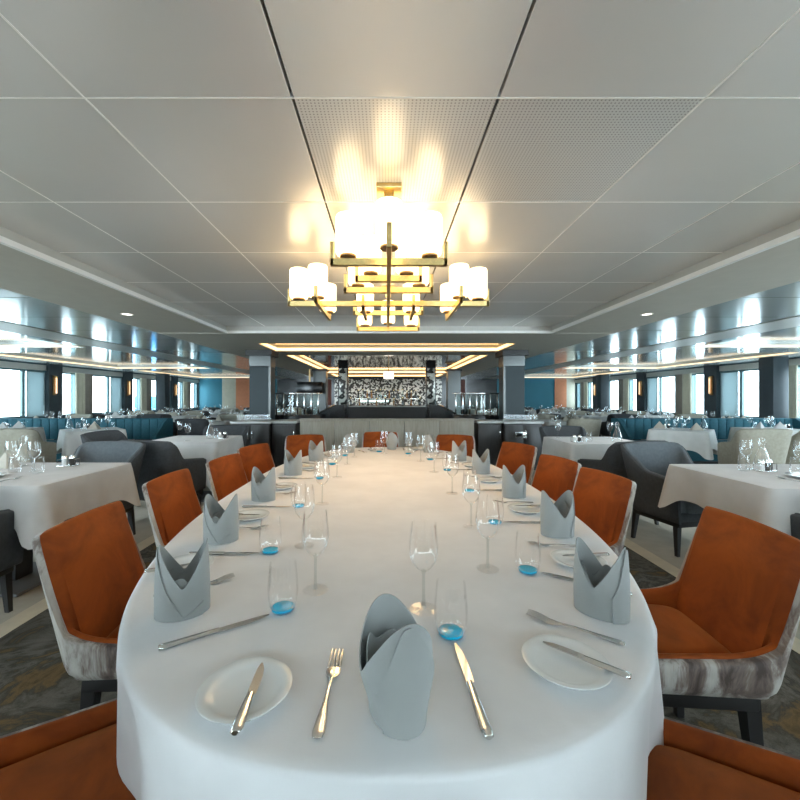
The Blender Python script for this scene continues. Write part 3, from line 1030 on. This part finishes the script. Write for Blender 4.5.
def mk_napkin():
    """mitre fold: a band wound more than once round, with a peak towards the diner and one away"""
    t = thing('napkin', 'x', 'napkin')
    def hgt(a):           # a measured from the diner's side
        c = abs(cos(a))
        return .078 + .090 * (c ** 1.15)
    def strip(a0, a1, r_off0, r_off1, hfun, n_=64, th=.0022):
        inner, outer = [], []
        mb = MB()
        rows = []
        for i in range(n_ + 1):
            f = i / n_
            a = a0 + (a1 - a0) * f
            ro = r_off0 + (r_off1 - r_off0) * f
            H = hfun(a, f)
            col_o, col_i = [], []
            for k in range(9):
                v = k / 8
                z = H * v
                tp = z / .166
                rx = .043 + .019 * sm(z / .085) - .006 * sm((z - .09) / .08) + ro      # across
                ry = .059 + .002 * tp - .008 * tp * tp + ro      # to the diner
                x = rx * sin(a); y = -ry * cos(a)
                col_o.append((x, y, z))
                d = hypot(x, y)
                col_i.append((x * (1 - th / d), y * (1 - th / d), z))
            rows.append(col_o + list(reversed(col_i)))
        vs = mb.quad_rows(rows, close_u=True)
        mb.bm.faces.new(vs[0]); mb.bm.faces.new(list(reversed(vs[-1])))
        return mb
    strip(radians(20), radians(380), 0, 0.0001, lambda a, f: hgt(a)).build('band', M['napkin'], t, angle=60)
    # flap: wraps the sides, its upper edge running down to the base
    for a0_, a1_ in ((-55, 135),):
        strip(radians(a0_), radians(a1_), .0045, .003, lambda a, f: max(.006, hgt(a) * (.5 + .48 * sm(f * 4)) - .14 * max(0, f - .3) ** .9), 48).build('flap', M['napkin'], t, angle=60)
    # the soft folds tucked inside
    strip(radians(0), radians(358), -.013, -.011, lambda a, f: .096 + .016 * sin(2 * a + .6) + .012 * sin(5 * a), 56).build('tuck', M['napkin'], t, angle=60)
    return t
NAP = Kind(mk_napkin)

SET = [
    ((.015, .655), (0, 1), 'the setting nearest the camera'),
    ((-.495, .955), (.84, .54), 'the first setting up the left side'),
    ((-.605, 1.435), (1, .06), 'the second setting up the left side'),
    ((-.628, 2.0), (1, 0), 'the third setting up the left side'),
    ((-.635, 2.66), (1, -.04), 'the fourth setting up the left side'),
    ((-.585, 3.24), (.95, -.3), 'the fifth setting up the left side'),
    ((-.36, 3.76), (.45, -.89), 'the sixth setting up the left side'),
    ((.05, 3.98), (0, -1), 'the far end setting'),
    ((.40, 3.76), (-.45, -.89), 'the sixth setting up the right side'),
    ((.595, 3.24), (-.95, -.3), 'the fifth setting up the right side'),
    ((.645, 2.70), (-1, -.06), 'the fourth setting up the right side'),
    ((.665, 2.06), (-1, 0), 'the third setting up the right side'),
    ((.645, 1.49), (-1, .06), 'the second setting up the right side'),
    ((.518, .953), (-.82, .57), 'the first setting up the right side'),
]
for i, ((nx, ny), (fx, fy), where) in enumerate(SET):
    l = hypot(fx, fy); fx, fy = fx / l, fy / l
    rx, ry = fy, -fx
    rz = face_rz(fx, fy)
    def P(r_, f_):
        return (nx + rx * r_ + fx * f_, ny + ry * r_ + fy * f_, TZ + .0008)
    jz = random.uniform
    NAP.put(P(0, 0), rz + (.4 if i == 0 else jz(-.15, .15)), 'grey linen napkin folded as a mitre at ' + where, 'folded grey napkins on the long table')
    KNIFE.put(P(.135, .055), rz + jz(-.04, .04) + (.06 if i == 0 else 0), 'polished table knife at ' + where, 'table knives on the long table')
    FORK.put(P(-.118, .04), rz + jz(-.05, .05), 'polished four-tined fork at ' + where, 'forks on the long table')
    PLATE.put(P(-.262, .03), rz, 'white china bread plate at ' + where, 'bread plates on the long table')
    b = P(-.245, .0 if i else .005)
    BUTTER.put((b[0], b[1], b[2] + .0172), rz + jz(-.15, .15), 'small butter knife on the bread plate at ' + where, 'butter knives on the bread plates')
    TUMB.put(P(.125, .205), rz, 'clear water tumbler with blue base at ' + where, 'water tumblers on the long table')
    WINE.put(P(.075, .31), rz, 'clear stemmed wine glass at ' + where, 'wine glasses on the long table')

# ------------------------------------------------------------------ chandelier
def chandelier(cx, cy, hz, label):
    S = 1.46
    t = thing('chandelier', label, 'chandelier', (cx, cy, CEIL))
    zb = CAMZ + hz - CEIL          # bar level below the ceiling
    for y in (-.88, .88):
        MB().box((0, y, -.012), (.125, .125, .024), 0, .003).build('canopy', M['brass'], t)
        MB().box((0, y, -.055), (.05, .05, .07), 0, .003).build('canopy_neck', M['brass'], t)
        MB().lathe([(.010, zb + .02), (.010, -.02)], 12, (0, y, 0)).build('rod', M['brass'], t)
    def shade_at(x, y, z):
        x, y, z = x * S, y * S, zb + z * S
        s = MB().lathe([(r_ * S, z_ * S) for r_, z_ in [(.0, .004), (.040, .004), (.045, .012), (.046, .02), (.046, .140), (.043, .148), (.036, .151), (.0, .151)]], 28, (x, y, z)).build('lamp_shade', M['shade'], t)
        s['label'] = 'glowing white glass shade'
        MB().lathe([(r_ * S, z_ * S) for r_, z_ in [(.0, -.003), (.030, -.003), (.030, .003), (.0, .003)]], 24, (x, y, z)).build('cap', M['bronze'], s)
    def bar(x0, x1, y0, y1, z):
        x0, x1, y0, y1, z = x0 * S, x1 * S, y0 * S, y1 * S, zb + z * S
        h = .026 * S
        mb = MB()
        if abs(x1 - x0) > abs(y1 - y0):
            mb.box(((x0 + x1) / 2, y0, z), (x1 - x0, .022 * S, h), 0, .002)
            for s, x in ((1, x0), (-1, x1)):
                mb.box((x + s * .007 * S, y0, z + .03 * S), (.014 * S, .022 * S, .06 * S + h), 0, .002)
        else:
            mb.box((x0, (y0 + y1) / 2, z), (.016 * S, y1 - y0, h), 0, .002)
            for s, y in ((1, y0), (-1, y1)):
                mb.box((x0, y + s * .007 * S, z + .025 * S), (.016 * S, .014 * S, .05 * S + h), 0, .002)
        mb.build('bar', M['brass'], t, smooth=False)
    bar(0, 0, -.76, .76, 0)                              # long bar away from the camera
    for y in (-.66, .66):
        shade_at(0, y, .022)
    zx = .026
    bar(-.5, .5, 0, 0, zx - .03)                         # long cross bar
    for x in (-.445, .445):
        shade_at(x, 0, zx - .008)
    for (y, w_, sx_, dz) in ((-.51, .215, .15, 0), (-.31, .14, .075, 0), (-.15, .205, .14, -.004), (.35, .205, .14, 0), (.60, .205, .15, -.05)):
        bar(-w_, w_, y, y, zx + dz)
        for x in (-sx_, sx_):
            shade_at(x, y, zx + dz + .022)
    for x in (-.33, .33):
        bar(x, x, -.18, .26, -.026)
        for y in (-.12, .19):
            shade_at(x, y, -.004)
    for x in (-.125, .125):
        bar(x, x, -.02, .25, -.026)
        shade_at(x, .19, -.004)
    return t
for y in (2.25, 2.85, 3.45):  # warm spots added under the chandelier to brighten the table
    l = bpy.data.lights.new('added_table_spot', 'SPOT')
    l.energy = 12; l.color = (1.0, 0.66, 0.36)
    l.spot_size = radians(140); l.spot_blend = 1.0; l.shadow_soft_size = .1
    o = bpy.data.objects.new('added_table_spot', l); COL.objects.link(o)
    o.location = (.010, y, CAMZ + .69 - .06)
chandelier(.010, 2.85, .69, 'brass chandelier of crossed bars with glowing white glass cylinders over the table')

# ------------------------------------------------------------------ side tables
def cloth_mesh(a, b, drop, seed=0, corner=.11):
    rnd = random.Random(seed)
    ph = [rnd.uniform(0, 6) for _ in range(6)]
    N = 160
    r = .03
    pts = []
    for k in range(N):
        th_ = 2 * pi * k / N
        c, q = cos(th_), sin(th_)
        e = .14
        pts.append((a * (abs(c) ** e) * (1 if c >= 0 else -1), b * (abs(q) ** e) * (1 if q >= 0 else -1)))
    # spread evenly along the square outline
    P = []
    per = 4 * (a + b)
    for k in range(N):
        s = per * k / N
        if s < 2 * b: p = (a, -b + s, 1, 0)
        elif s < 2 * b + 2 * a: p = (a - (s - 2 * b), b, 0, 1)
        elif s < 4 * b + 2 * a: p = (-a, b - (s - 2 * b - 2 * a), -1, 0)
        else: p = (-a + (s - 4 * b - 2 * a), -b, 0, -1)
        x, y = p[0], p[1]
        # round the corners
        dx, dy = a - abs(x), b - abs(y)
        nx, ny = p[2], p[3]
        if dx < r and dy < r:
            ux, uy = (r - dx), (r - dy)
            l_ = hypot(ux, uy) or 1
            sxn, syn = (1 if x > 0 else -1), (1 if y > 0 else -1)
            x = sxn * (a - r + r * ux / l_); y = syn * (b - r + r * uy / l_)
            nx, ny = sxn * ux / l_, syn * uy / l_
        dc = hypot(min(a - abs(x), 9), min(b - abs(y), 9))
        P.append((x, y, nx, ny, dc, s))
    rows = []
    for s in (.001, .5, .9, .985):
        rows.append([(x * s, y * s, 0) for x, y, *_ in P])
    rows.append([(x, y, -.002) for x, y, *_ in P])
    nv = 7
    for i in range(1, nv + 1):
        t_ = i / nv
        row = []
        for x, y, nx, ny, dc, s in P:
            near = math.exp(-(dc / .10) ** 2)
            L = drop + corner * near + .012 * sin(s * 5 + ph[1])
            fold = .5 * sin(s * 2 * pi / .34 + ph[2]) + .5 * sin(s * 2 * pi / .21 + ph[3])
            o = .004 + t_ * (.014 * fold + .065 * near)
            row.append((x + nx * o, y + ny * o, -.004 - (L - .004) * t_))
        rows.append(row)
    mb = MB()
    vs = mb.quad_rows(rows, close_u=True)
    mb.bm.faces.new(vs[0])
    return mb

def mk_table(a, b):
    t = thing('side_table', 'x', 'table')
    MB().box((0, 0, .728), (2 * a - .06, 2 * b - .06, .035), 0, .003).build('tabletop', M['brown_wood'], t)
    MB().box((0, 0, .68), (2 * a - .12, 2 * b - .12, .06), 0, .003).build('apron', M['black'], t)
    MB().box((0, 0, .43), (.13, .13, .46), 0, .008).build('column', M['brown_wood'], t)
    MB().box((0, 0, .12), (.135, .135, .2), 0, .006).build('column_sleeve', M['black'], t)
    MB().box((0, 0, .012), (.5, .5, .022), 0, .006).build('base_plate', M['plinth'], t)
    return t

def mk_carafe():
    t = thing('water_carafe', 'x', 'carafe')
    MB().lathe([(.0, .0), (.045, .0), (.052, .01), (.05, .05), (.036, .11), (.022, .15), (.018, .19), (.024, .215), (.023, .215), (.016, .19), (.02, .15), (.034, .11), (.048, .05), (.047, .012)], 24, cap1=False).build('body', M['glass'], t)
    MB().lathe([(.0, .205), (.014, .205), (.016, .232), (.0, .238)], 14).build('stopper', M['glass'], t)
    return t
def mk_caddy():
    t = thing('condiment_caddy', 'x', 'caddy')
    MB().box((0, 0, .006), (.12, .075, .008), 0, .002).build('tray', M['silver'], t)
    for s in (-1, 1):
        MB().tube([(s * .057, -.034, .01), (s * .057, -.034, .055), (s * .057, .034, .055), (s * .057, .034, .01)], .0025, 6).build('rail', M['silver'], t)
    return t
def mk_shaker(m):
    def f():
        t = thing('shaker', 'x', 'shaker')
        MB().lathe([(.0, 0), (.019, 0), (.021, .01), (.018, .05), (.0, .05)], 16).build('jar', M[m], t)
        MB().lathe([(.0185, .05), (.0185, .065), (.012, .073), (.0, .075)], 16).build('cap', M['silver'], t)
        return t
    return f
def mk_tent(m, nm='napkin'):
    """napkin folded as a standing pyramid"""
    def f():
        mb = MB()
        base = [(-.09, -.05), (.09, -.05), (.075, .055), (-.075, .055)]
        apex = (0, -.012, .125)
        vs = [mb.bm.verts.new((x, y, 0)) for x, y in base]
        mids = []
        for i in range(4):
            x, y = [(base[i][q] + base[(i + 1) % 4][q]) / 2 * .86 for q in (0, 1)]
            mids.append(mb.bm.verts.new((x, y, .03)))
        ap = mb.bm.verts.new(apex)
        low = []
        for i in range(4):
            j = (i + 1) % 4
            mb.bm.faces.new([vs[i], mids[i], ap]); mb.bm.faces.new([mids[i], vs[j], ap])
            mb.bm.faces.new([vs[i], vs[j], mids[i]])
        mb.bm.faces.new(list(reversed(vs)))
        o = mb.build(nm, M[m], angle=25)
        return tag(o, 'x', 'napkin')
    return f
def mk_simple_wine():
    o = MB().lathe([(.0, .0), (.034, .0), (.034, .003), (.005, .008), (.004, .09), (.02, .10), (.037, .14), (.036, .17), (.031, .21), (.029, .21), (.034, .17), (.034, .14), (.016, .104), (.0, .100)], 14).build('wine_glass', M['glass'])
    return tag(o, 'x', 'glass')
def mk_simple_tumbler():
    o = MB().lathe([(.0, .0), (.028, .0), (.034, .02), (.035, .06), (.031, .11), (.029, .11), (.032, .06), (.031, .02), (.0, .012)], 14).build('water_tumbler', M['glass'])
    return tag(o, 'x', 'glass')
CARAFE, CADDY = Kind(mk_carafe), Kind(mk_caddy)
SALT, PEPPER = Kind(mk_shaker('salt')), Kind(mk_shaker('pepper'))
BNAP, WNAP = Kind(mk_tent('beige_napkin')), Kind(mk_tent('white_napkin'))
SW, ST = Kind(mk_simple_wine), Kind(mk_simple_tumbler)
DPL = Kind(lambda: tag(MB().lathe([(.0, .003), (.07, .003), (.075, 0), (.08, .001), (.128, .016), (.13, .018), (.128, .019), (.08, .006), (.0, .005)], 40).build('dinner_plate', M['china'], angle=60), 'x', 'plate'))
TABK, CLK = {}, {}
def side_table(x, y, a, b, drop, desc, cm='sidecloth', seed=0, rz=0.0):
    key = (a, b)
    if key not in TABK:
        TABK[key] = Kind(lambda: mk_table(a, b))
    TABK[key].put((x, y, 0), rz, 'pedestal table under the cloth of the ' + desc, 'side tables')
    key = (a, b, drop, cm, seed)
    if key not in CLK:
        CLK[key] = Kind(lambda: tag(cloth_mesh(a, b, drop, seed).build('tablecloth', M[cm], angle=60), 'x', 'tablecloth'))
    CLK[key].put((x, y, .7505), rz, 'white cloth over the ' + desc, 'side tablecloths')

ZT = .7512
# the two nearest side tables, one each side
for sx, side in ((-1, 'left'), (1, 'right')):
    x, y = (-2.60, 2.74) if sx < 0 else (2.76, 2.67)
    d = 'nearest side table on the %s' % side
    side_table(x, y, .55, .42, .25, d, 'sidecloth', 3 + sx)
    CARAFE.put((x - sx * .10 if sx > 0 else -2.78, 2.78 if sx > 0 else 3.0, ZT), 0, 'glass water carafe on the ' + d)
    cxp, cyp = ((2.68, 2.78) if sx > 0 else (-2.42, 2.98))
    CADDY.put((cxp, cyp, ZT), .2, 'steel condiment caddy on the ' + d)
    SALT.put((cxp - .028, cyp, ZT + .010), 0, 'salt shaker in the caddy on the ' + d)
    PEPPER.put((cxp + .028, cyp, ZT + .010), 0, 'pepper shaker in the caddy on the ' + d)
    if sx < 0:
        gl = [(-2.68, 2.80), (-2.50, 2.78), (-2.92, 2.86)]
        tl = [(-2.60, 2.74), (-2.42, 2.72)]
        npk = [(-2.98, 2.60), (-2.85, 2.95)]
    else:
        gl = [(2.62, 2.86), (2.95, 2.80)]
        tl = [(2.55, 2.80), (2.82, 2.70)]
        npk = [(2.96, 2.46), (3.16, 2.8)]
    for k, (gx, gy) in enumerate(gl):
        WINE.put((gx, gy, ZT), 0, 'wine glass, one of those on the ' + d, 'wine glasses on the ' + d)
    for gx, gy in tl:
        ST.put((gx, gy, ZT), 0, 'plain tumbler, one of those on the ' + d, 'tumblers on the ' + d)
    for gx, gy in npk:
        BNAP.put((gx, gy, ZT), .4 * sx, 'beige pyramid napkin on the ' + d, 'beige napkins on the ' + d)
    DPL.put(((-2.62 if sx < 0 else 2.74), 2.52, ZT), 0, 'white dinner plate on the ' + d)
    FORK.put((x - sx * .22, 2.46, ZT), 0, 'fork on the ' + d)
    KNIFE.put((x + sx * .20, 2.46, ZT), 0, 'knife on the ' + d)
    charcoal.put((sx * (2.50 if sx < 0 else 2.60), 2.13 if sx < 0 else 2.06, 0), 0.05 * sx, 'charcoal armchair at the near side of the ' + d, 'charcoal armchairs')
slate.put((-2.62, 3.45, 0), radians(174), 'slate armchair facing the nearest left side table from its far side', 'slate armchairs')
charcoal.put((-2.34, 4.15, 0), radians(-14), 'charcoal armchair with its back to the slate one, drawn to the second left table', 'charcoal armchairs')
slate.put((2.52, 3.40, 0), radians(192), 'slate armchair facing the nearest right side table from its far side', 'slate armchairs')
charcoal.put((2.42, 4.09, 0), radians(14), 'charcoal armchair with its back to the slate one, drawn to the second right table', 'charcoal armchairs')

def dress(x, y, a, b, d, nw=4, nt=3, nn=2, caddy=True, carafe=False, seed=0, nap=None):
    rnd = random.Random(seed)
    cells = [(i, j) for i in range(-2, 3) for j in range(-1, 2)]
    rnd.shuffle(cells)
    def pos():
        i, j = cells.pop()
        return x + i * a * .36 + rnd.uniform(-.02, .02), y + j * b * .55 + rnd.uniform(-.02, .02)
    for k in range(nw):
        p = pos(); SW.put((*p, ZT), 0, 'wine glass on the ' + d, 'wine glasses on the ' + d)
    for k in range(nt):
        p = pos(); ST.put((*p, ZT), 0, 'tumbler on the ' + d, 'tumblers on the ' + d)
    nk = nap or (WNAP if seed % 2 else BNAP)
    for k in range(nn):
        p = pos(); nk.put((*p, ZT), rnd.uniform(-.5, .5), ('white' if nk is WNAP else 'beige') + ' napkin on the ' + d, 'napkins on the ' + d)
    if caddy:
        p = pos(); CADDY.put((*p, ZT), rnd.uniform(-.4, .4), 'condiment caddy on the ' + d)
        SALT.put((p[0] - .03, p[1], ZT + .01), 0, 'salt shaker on the ' + d)
        PEPPER.put((p[0] + .03, p[1], ZT + .01), 0, 'pepper shaker on the ' + d)
    if carafe:
        p = pos(); CARAFE.put((*p, ZT), 0, 'water carafe on the ' + d)

# second tables up the aisle
side_table(-2.45, 5.02, .45, .42, .46, 'second side table up the left aisle', 'white_napkin', 11)
dress(-2.45, 5.02, .45, .42, 'second side table up the left aisle', 2, 1, 0, True, True, 21)
side_table(2.55, 4.86, .45, .42, .46, 'second side table up the right aisle', 'white_napkin', 12)
dress(2.55, 4.86, .45, .42, 'second side table up the right aisle', 2, 1, 0, True, True, 22)
charcoal.put((-2.45, 5.74, 0), radians(180), 'charcoal armchair beyond the second left aisle table', 'charcoal armchairs')
charcoal.put((2.6, 5.58, 0), radians(180), 'charcoal armchair beyond the second right aisle table', 'charcoal armchairs')
charcoal.put((-3.3, 4.9, 0), radians(-90), 'charcoal armchair at the window side of the second left aisle table', 'charcoal armchairs')

# tables against the teal banquettes
def banquette(x0, x1, y, label, group):
    t = thing('banquette', label, 'bench', ((x0 + x1) / 2, y, 0), 0, group)
    L = x1 - x0
    MB().box((0, -.02, .05), (L - .06, .5, .1)).build('plinth', M['black'], t)
    MB().box((0, -.05, .28), (L, .56, .34), 0, .02).build('seat_base', M['teal_fabric'], t)
    n_ = int(L / .16)
    mb = MB()
    for k in range(n_):
        mb.box((-L / 2 + (k + .5) * L / n_, .17, .665), (L / n_ - .004, .10, .40), 0, .02)
    mb.build('channelled_back', M['teal_fabric'], t)
    MB().box((0, .20, .85), (L + .02, .12, .05), 0, .02).build('top_roll', M['teal_fabric'], t)
    for s in (-1, 1):
        mb = MB()
        pr = [(.27, 0), (.27, .87), (.10, .88), (-.05, .80), (-.30, .56), (-.33, 0)]
        xs = s * (L / 2 + .03)
        a = [mb.bm.verts.new((xs - .03, yy, z)) for yy, z in pr]; b = [mb.bm.verts.new((xs + .03, yy, z)) for yy, z in pr]
        mb.bm.faces.new(a); mb.bm.faces.new(list(reversed(b)))
        for i in range(len(pr)):
            j = (i + 1) % len(pr)
            mb.bm.faces.new([a[i], b[i], b[j], a[j]])
        mb.build('end_panel', M['teal_fabric'], t, smooth=False)
    return t
banquette(-7.7, -4.3, 7.5, 'long teal channel-backed banquette behind the left side tables', 'banquettes')
banquette(4.5, 7.9, 7.5, 'long teal channel-backed banquette behind the right side tables', 'banquettes')
for sx, side in ((-1, 'left'), (1, 'right')):
    for k, (xx, yy, cmat) in enumerate(((4.88, 6.5, 'white_napkin'), (6.5, 6.6, 'white_napkin'))):
        d = '%s table before the %s teal banquette' % (['aisle', 'window'][k], side)
        side_table(sx * xx, yy, .39, .39, .30, d, cmat, 30 + k, radians(45) if k == 0 else 0)
        dress(sx * xx, yy, .30, .34, d, 4, 2, 2, True, k == 0, 40 + k + 2 * sx)
    beige.put((sx * 5.22, 5.60, 0), radians(-10) * sx, 'beige tub chair drawn up to the aisle table before the %s banquette' % side, 'beige tub chairs')
    (beige if sx > 0 else charcoal).put((sx * 6.0, 5.80, 0), radians(24) * sx, '%s chair between the two tables before the %s banquette' % ('beige tub' if sx > 0 else 'charcoal arm', side), 'beige tub chairs' if sx > 0 else 'charcoal armchairs')

# rows of tables beyond
ROWS = [9.0, 11.35, 13.75, 16.2, 18.4]
for sx, side in ((-1, 'left'), (1, 'right')):
    for r_, yy in enumerate(ROWS):
        for c_, xx in enumerate((4.2, 6.1, 7.85)):
            if xx > yy * .97:
                continue
            if c_ == 0 and r_ == 0:
                xx = 4.0
            d = '%s-row %s table past the %s banquette' % (ORD[r_], ['aisle', 'middle', 'window'][c_], side)
            seed = 100 + r_ * 7 + c_ * 3 + (sx + 1)
            x_ = sx * xx; y_ = yy + .015 * ((seed % 5) - 2)
            side_table(x_, y_, .48, .42, .30, d, 'white_napkin', 50 + (seed % 2))
            far = r_ >= 3
            dress(x_, y_, .48, .42, d, 3 if far else 4, 2, 2 if far else 3, not far, False, seed)
            ck = [charcoal, beige, slate][(r_ + c_ + (sx > 0)) % 3]
            nm = ['charcoal', 'beige', 'slate'][(r_ + c_ + (sx > 0)) % 3]
            ck.put((x_ + .05, y_ - .80, 0), radians(8 * ((seed % 3) - 1)), nm + ' armchair on the near side of the ' + d, nm + ' armchairs in the far rows')
            if not far:
                ck = [beige, charcoal, beige][(r_ + c_) % 3]
                nm = ['beige', 'charcoal', 'beige'][(r_ + c_) % 3]
                ck.put((x_, y_ + .80, 0), radians(180), nm + ' armchair on the far side of the ' + d, nm + ' armchairs in the far rows')

# glasses on the service cabinets and the partition
for sx, side in ((-1, 'left'), (1, 'right')):
    for k in range(12):
        ST.put((sx * (2.14 + (k % 6) * .1), 6.98 + (k // 6) * .13, .8605), 0, 'upturned tumbler on the %s outer service cabinet' % side, 'tumblers on the %s service cabinet' % side)
    for k in range(4):
        SW.put((sx * (1.68 + k * .09), 7.1, .8605), 0, 'wine glass on the %s inner service cabinet' % side, 'wine glasses on the %s service cabinet' % side)
for k in range(9):
    SW.put((-1.0 + k * .25 , 14.0 - .12, .99), 0, 'wine glass in front of the bottles on the back bar', 'wine glasses on the back bar')

# ------------------------------------------------------------------ harbour outside the left windows
struct(MB().b2(-260, -25, -60, 200, -8.4, -8), 'ground_quay', M['concrete'], smooth=False)
t = thing('container_stack', 'stack of bright blue containers on the quay outside the left windows', 'containers', (-47.5, 79, -8))
for k in range(4):
    MB().box((0, 0, 1.2 + 2.42 * k), (3.2, 6, 2.38), 0, .05).build('container', M['harbour_blue'], t)
t = thing('harbour_crane', 'grey lattice crane on the quay beyond the nearest left window', 'crane', (-62, 58, -8))
for sx_ in (-1, 1):
    for sy in (-1, 1):
        MB().tube([(sx_ * 2.5, sy * 2.5, 0), (sx_ * 1, sy * 1, 13)], .22, 6).build('leg', M['crane_paint'], t)
MB().box((0, 0, 13.6), (3.2, 3, 1.8), 0, .1).build('cab', M['crane_paint'], t)
mb = MB()
for o_ in (-.5, .5):
    mb.tube([(0, o_, 13.5), (6, -10 + o_, 22)], .14, 6)
for k in range(12):
    f_ = k / 12; g_ = (k + 1) / 12
    s_ = .5 if k % 2 else -.5
    mb.tube([(6 * f_, -10 * f_ + s_, 13.5 + 8.5 * f_), (6 * g_, -10 * g_ - s_, 13.5 + 8.5 * g_)], .08, 5)
mb.build('boom', M['crane_paint'], t)
t = thing('quay_shed', 'low pale shed on the quay below the crane', 'building', (-75, 62, -8))
MB().box((0, 0, 3.5), (14, 10, 7), 0, .1).build('wall', M['concrete'], t)
MB().prism([(-7.3, -5.3), (7.3, -5.3), (7.3, 5.3), (-7.3, 5.3)], 7, 7.5).build('roof', M['crane_paint'], t, smooth=False)

# ------------------------------------------------------------------ light
w = bpy.data.worlds.new('sky'); SC.world = w
w.use_nodes = True
bg = w.node_tree.nodes['Background']
bg.inputs['Color'].default_value = (0.74, 0.90, 1.0, 1)
bg.inputs['Strength'].default_value = 11.0
w.cycles.sampling_method = 'AUTOMATIC'
def portal(name, loc, rot, sx_, sy_):
    l = bpy.data.lights.new(name, 'AREA')
    l.shape = 'RECTANGLE'; l.size = sx_; l.size_y = sy_
    l.cycles.is_portal = True
    o = bpy.data.objects.new(name, l)
    COL.objects.link(o)
    o.location = loc; o.rotation_euler = rot
for (a, b), lo_ in zip(added_wins, low):
    portal('window_portal', ((a + b) / 2, Y0 - .22, (lo_ + 2.2) / 2), (radians(-90), 0, 0), b - a, 2.2 - lo_)
for sx in (-1, 1):
    portal('window_portal', (sx * (XW + .27), (Y0 + Y1) / 2, (SILL + HEAD) / 2), (0, radians(90) * (1 if sx > 0 else -1), 0), HEAD - SILL, Y1 - Y0)

# recessed downlights: soffit pair farther along is real, the others added to brighten
def downlight(x, y, z, label, group, power=26, col=(0.86, 0.94, 1.0)):
    t = thing('downlight', label, 'light', (x, y, z), 0, group)
    MB().lathe([(.045, .0), (.062, -.004), (.066, -.002), (.066, .0)], 24, cap0=False, cap1=False).build('rim', M['trim'], t)
    MB().lathe([(.0, -.0015), (.046, -.0015), (.046, .0)], 24).build('lens', M['lampglow'], t)
    l = bpy.data.lights.new('downlight_lamp', 'SPOT')
    l.energy = power; l.color = col
    l.spot_size = radians(150); l.spot_blend = 0.9; l.shadow_soft_size = .12
    o = bpy.data.objects.new('downlight_lamp', l); COL.objects.link(o)
    o.location = (x, y, z - .02)
for sx, side in ((-1, 'left'), (1, 'right')):
    for k, y in enumerate((-.5, 1.9, 4.45)):
        downlight(sx * 2.95, y, SOF, 'small round downlight in the grey soffit on the %s, %s' % (side, ['added behind the camera', 'added just out of view', 'farther along'][k]), 'downlights in the grey soffit', 34)
for sx, side in ((-1, 'left'), (1, 'right')):  # pair added above the bar end to brighten the mosaic
    downlight(sx * 1.0, 16.6, SOF + .1, 'small added downlight brightening the mosaic wall, %s one' % side, 'added downlights over the mosaic wall', 130, (1.0, 0.93, 0.84))
# ------------------------------------------------------------------ camera and output look
cam = bpy.data.cameras.new('camera')
co = bpy.data.objects.new('camera', cam)
COL.objects.link(co)
co.location = (0, 0, CAMZ)
co.rotation_euler = (radians(90), 0, 0)
cam.sensor_fit = 'HORIZONTAL'
cam.sensor_width = 36
cam.lens = 36 * F / 800
cam.shift_x = (400 - VX) / 800
cam.shift_y = (VY - 400) / 800
cam.clip_start = .02
cam.clip_end = 500
SC.camera = co
SC.view_settings.view_transform = 'Standard'
SC.view_settings.look = 'None'
SC.view_settings.exposure = 0.64
SC.view_settings.gamma = 1.0
SC.view_settings.use_curve_mapping = False
SC.cycles.use_denoising = True
SC.cycles.max_bounces = 8
SC.cycles.transparent_max_bounces = 24
SC.cycles.caustics_reflective = False
SC.cycles.caustics_refractive = False
SC.cycles.sample_clamp_indirect = 6.0
